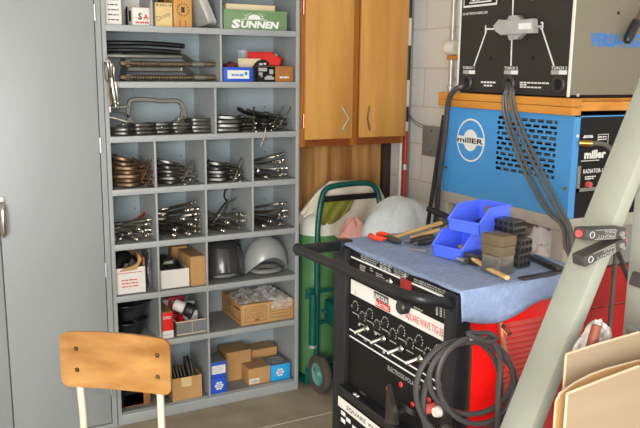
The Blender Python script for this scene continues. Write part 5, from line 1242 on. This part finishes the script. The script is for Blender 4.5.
# torch leads from the ports
def lead(label, pts, r, m, name='torch_lead', group=None):
    return solo(MB().tube(cr([tuple(p) for p in pts], 7), r, 8), name, m, label, 'cable', group)
p = vp(467.5, 84)
lead('black lead curving from the left port down beside blue machine', [V((XM-.004, p.y, p.z)), at(462, 86, x=XM-.035), at(455, 90, x=XM-.05), at(449.5, 98, x=XM-.05), at(447, 112, x=XM-.045), at(445, 135, x=XM-.04), at(441, 165, x=XM-.035), at(437, 195, x=XM-.03), at(434, 230, x=XM-.03), V((XM-.04, 2.62, .5)), V((XM-.05, 2.6, .012))], .0105, 'cable_black')
p = vp(509.5, 85)
off = [(0, 0), (4.2, -.4), (7.4, -.8), (-2.6, .6)]
endp = [(568, 240), (571.5, 241), (574, 240), (564.5, 238)]
for k, (a_, b_) in enumerate(off):
    ex, ey = endp[k]; dx = -.03-.012*(k % 2)
    lead(f'grey torch lead crossing the blue panel from middle port, {ORD[k]} of four', [V((XM-.004, p.y+(k-1.5)*.006, p.z+.006*(k % 2))), at(508+a_*.7, 90, x=XM+dx), at(506+a_, 98, x=XM+dx-.004), at(508+a_*1.3, 116, x=XM+dx), at(518+a_*1.6, 145, x=XM+dx), at(532+a_*1.8, 178, x=XM+dx), at(550+a_*1.6, 210, x=XM+dx-.01), at(ex-4, ey-14, x=XM+dx-.02), at(ex, ey+6, x=XM+dx-.03), at(ex-1, ey+60, x=XM+dx-.03), V((XM-.09-.03*k, 1.83+.02*k, .012))], .0056, 'cable_grey', group='grey torch leads')
# black folding stand left of the machine
t = thing('folded_tripod', 'folded black tube stand leaning left of the blue machine', 'stand', (1.93, 2.66, 0))
xx = XM+.0
for a_, b_ in (((444, 115), (427.5, 226)), ((441, 160), (436, 226))):
    p, q = at(*a_, x=xx-.01), at(*b_, x=xx-.06); dd = (q-p); q2 = p+dd*((p.z-.012)/(p.z-q.z)) if 0 else q
    fl_ = V((q.x-.02, q.y+.02, .012))
    MB().tube([p, q, q+(fl_-q)], .0085, 8).build('leg', 'black_paint', t)
p, q = at(428, 208.5, x=xx-.07), at(450, 218, x=xx-.03)
MB().cyl(p, q, .013, n=12).build('grip_bar', 'plastic_black', t)

# ------------------------------------------------------------------ steel gantry: post and diagonal brace
GY = 1.05
t = thing('steel_gantry', 'grey green steel post with a diagonal brace at the right edge', 'gantry', (1.1, GY, 0))
Wd, Tk = .078, .034
lo_, hi_ = at(510, 400, y=GY+Wd), at(598, 180, y=GY+Wd)
bd = (hi_-lo_).normalized()
fpnt = lo_+bd*((.006-lo_.z)/bd.z); tp = lo_+bd*((1.93-lo_.z)/bd.z)
# narrow face towards -y, broad face towards the upper left
nrm = V((-bd.z, 0, bd.x))
R = Matrix((nrm, V((0, 1, 0)), bd)).transposed()   # local x = up-left normal
cen = (fpnt+tp)/2
MB().obox(cen-V((0, Wd/2, 0))-nrm*Tk/2, (Tk, Wd, (tp-fpnt).length), R, .005).build('brace', 'gantry', t)
xp = 1.12*math.tan(math.radians(50.85))
MB().box(xp, xp+.08, GY-.0, GY+.07, 0.02, 2.3, .005).build('post', 'gantry', t)
MB().box(fpnt.x-.12, xp+.25, GY-.02, GY+.1, 0, .02, .003).build('foot_plate', 'gantry', t)
MB().obox((tp.x-.01, GY+.04, 1.93), (.25, .09, .012), None, .002).build('gusset', 'gantry', t)
# magnetic holders clipped across the brace
def magnet(label, p_l, p_r, yq, hgt, group, txt=True, stick=.05):
    a_, b_ = at(*p_l, y=yq), at(*p_r, y=yq); dd = (b_-a_); L = dd.length; u = dd.normalized(); nn = V((0, -1, 0)); w_ = nn.cross(u).normalized(); w_ = w_ if w_.z > 0 else -w_
    t = thing('magnetic_holder', label, 'magnet', (a_+b_)/2, group)
    R = Matrix((u, nn, w_)).transposed()
    c = (a_+b_)/2
    MB().prism([(-L/2, -hgt*.42), (L*.42, -hgt*.5), (L/2, -hgt*.3), (L/2, hgt*.36), (L*.42, hgt*.5), (-L/2, hgt*.44)], c-nn*.02, u, w_, .04) if 0 else MB().obox(c, (L, .034, hgt), R, .004).build('body', 'magnet_black', t)
    fr = MB(); f0 = c+nn*.0172
    la_, lb_ = -L*.46, L*.22
    def bar2(x0, x1, y0, y1): fr.add([f0+u*x0+w_*y0, f0+u*x1+w_*y0, f0+u*x1+w_*y1, f0+u*x0+w_*y1], [(0, 1, 2, 3)])
    k = .0011
    bar2(la_+.02, lb_, hgt*.42-k, hgt*.42); bar2(la_+.02, lb_, -hgt*.42, -hgt*.42+k); bar2(lb_-k, lb_, -hgt*.42, hgt*.42)
    fr.tube([f0+u*(la_+.012+.006*math.cos(q*PI/8))+w_*(.006*math.sin(q*PI/8)) for q in range(16)], .0012, 4, True)
    if txt:
        fr.text('MIGHTY', hgt*.30, f0+u*(lb_-.004)-w_*(hgt*.02)-nn*.0, -u, -w_, 0, w=(lb_-la_)*.62); fr.text('MAG', hgt*.26, f0+u*(lb_-.004)+w_*(hgt*.34), -u, -w_, 0, w=(lb_-la_)*.36)
    fr.build('lettering', 'grey_ink', t)
    MB().cyl(b_-u*.004, b_+u*.009, .0095, n=14).build('release_knob', 'pink_knob', t)
    MB().cyl(c+u*(L*.36)+nn*.016, c+u*(L*.36)+nn*.021, .006, n=10).cyl(c+u*(L*.4)+nn*.016-w_*hgt*.3, c+u*(L*.4)+nn*.021-w_*hgt*.3, .004, n=8).build('rivet', 'abs_grey', t)
    return t, a_, u
yq = GY-.02
tm, a_, u_ = magnet('black magnetic holder with pink ends, upper of two on the brace', (579.5, 233.5), (620, 232), yq, .023, 'black magnetic holders')
MB().cyl(a_+u_*.002, a_-u_*.004, .0075, n=12).build('end_pad', 'pink_knob', tm)
magnet('black magnetic holder tilted on the brace, lower of two', (578, 260.5), (620, 241), yq-.001, .023, 'black magnetic holders')
magnet('black magnetic holder at the very right edge on the post', (636.5, 279), (650, 284), GY-.028, .03, 'black magnetic holders', False)
p = at(637.5, 331, y=GY-.03); 
solo(MB().cyl((p.x, GY-.011, p.z), (p.x, GY-.04, p.z), .012, n=14), 'clamp_knob', 'abs_grey', 'dark grey knob low on the post at right edge', 'knob')
# dark strap hanging behind
solo(MB().tube(cr([at(617, 250, y=GY+.14), at(622, 262, y=GY+.14), at(628, 278, y=GY+.14), at(634, 290, y=GY+.14), at(640, 310, y=GY+.14), V((1.48, GY+.16, .5)), V((1.5, GY+.16, .012))], 6), .006, 8), 'extension_cable', 'cable_black', 'black cord hanging between brace and post', 'cord')

# ------------------------------------------------------------------ cardboard and rag (lower right)
def sheet(label, pts, y, rzdeg, m='cardboard_big', th=.006, lean=.0):
    """upright sheet: top outline from measured points, standing on the floor"""
    P = [at(u, v, y=y) for u, v in pts]
    xr = P[-1].x
    poly = [(p.x-P[0].x, p.z) for p in P]+[(xr+.35-P[0].x, P[-1].z+.02), (xr+.35-P[0].x, .003), (-.0, .003)]
    o = solo(MB().prism(poly, (P[0].x, y, 0), FX, FZ, -th), 'cardboard_sheet', m, label, 'cardboard', 'cardboard sheets')
    e_ = MB().tube([(p.x, y+th/2, p.z) for p in P], th*.52, 6); e_.tube([(P[0].x, y+th/2, P[0].z), (P[0].x, y+th/2, .006)], th*.52, 6)
    e_.build('corrugated_edge', 'cardboard_edge', o)
    return o
sheet('rearmost and tallest plain cardboard sheet leaning by the post', [(567.5, 355), (600, 344.5), (640, 333)], .96, 0)
sheet('middle cardboard sheet with a curved top edge', [(557, 402), (561, 394), (575, 384), (590, 376), (606, 370), (640, 361)], .925, 0, 'cardboard', .005)
sheet('front cardboard sheet nearest the camera with sloping top', [(568.5, 394.5), (600, 382), (640, 367)], .895, 0)
# rag draped on a stick behind the sheets
yr = .985
t = thing('wooden_stick', 'reddish brown stick poking up behind the cardboard', 'stick', at(588, 352, y=yr))
s1, s0 = at(597, 325, y=yr), at(589.5, 351, y=yr); dd = (s1-s0).normalized()
st = s1-dd*((s1.z-.005)/dd.z)
MB().cyl(st, s1, .0095, n=12).build('shaft', 'rust_brown', t)
rg = [(560, 430, 578, 430), (562, 400, 580, 400), (567, 370, 586, 372), (573, 350, 592, 352), (580, 338, 598, 345), (588, 326, 606, 341), (594, 320.5, 611, 337), (600, 319.5, 609, 328)]
def rag(u, v):
    f = u*(len(rg)-1); i = min(len(rg)-2, int(f)); k = f-i; q = [rg[i][j]*(1-k)+rg[i+1][j]*k for j in range(4)]
    return at(q[0]*(1-v)+q[2]*v, q[1]*(1-v)+q[3]*v, y=yr+.03-.012*math.sin(PI*v)+.012*noise.noise(V((u*7, v*5, 1)))+.006*math.sin(12*u+8*v))
solo(MB().grid(rag, 40, 14), 'shop_rag', 'rag_white', 'white rag draped beside the brown stick behind cardboard', 'rag', solid=.006, smooth=60)

# ------------------------------------------------------------------ light
w = bpy.data.worlds.new('world'); S_.world = w; w.use_nodes = True
w.node_tree.nodes['Background'].inputs[0].default_value = (.95, .98, 1, 1); w.node_tree.nodes['Background'].inputs[1].default_value = 1.5
def area(name, loc, target, sx, sy, power, col):
    l = bpy.data.lights.new(name, 'AREA'); l.shape = 'RECTANGLE'; l.size = sx; l.size_y = sy; l.energy = power; l.color = col
    o = bpy.data.objects.new(name, l); COL.objects.link(o); o.location = loc; o.rotation_euler = (V(target)-V(loc)).to_track_quat('-Z', 'Y').to_euler(); return o
area('soft_fill', (-2.2, -2.6, 1.35), (1.4, 2.6, 1.2), 3.0, 2.3, 330, (.98, .99, 1))  # added area fill from behind left to brighten the room; no door modelled
fl_ = EYE+CU*.085-CR*.03+CF*.0
l = bpy.data.lights.new('camera_flash', 'SPOT'); l.energy = 62; l.color = (1, .985, .95); l.shadow_soft_size = .014; l.spot_size = math.radians(95); l.spot_blend = .6
o = bpy.data.objects.new('camera_flash', l); COL.objects.link(o); o.location = fl_; o.rotation_euler = CF.to_track_quat('-Z', 'Y').to_euler()
vs = S_.view_settings; vs.view_transform = 'Standard'; vs.look = 'None'; vs.gamma = 1; vs.use_curve_mapping = False; vs.exposure = 0
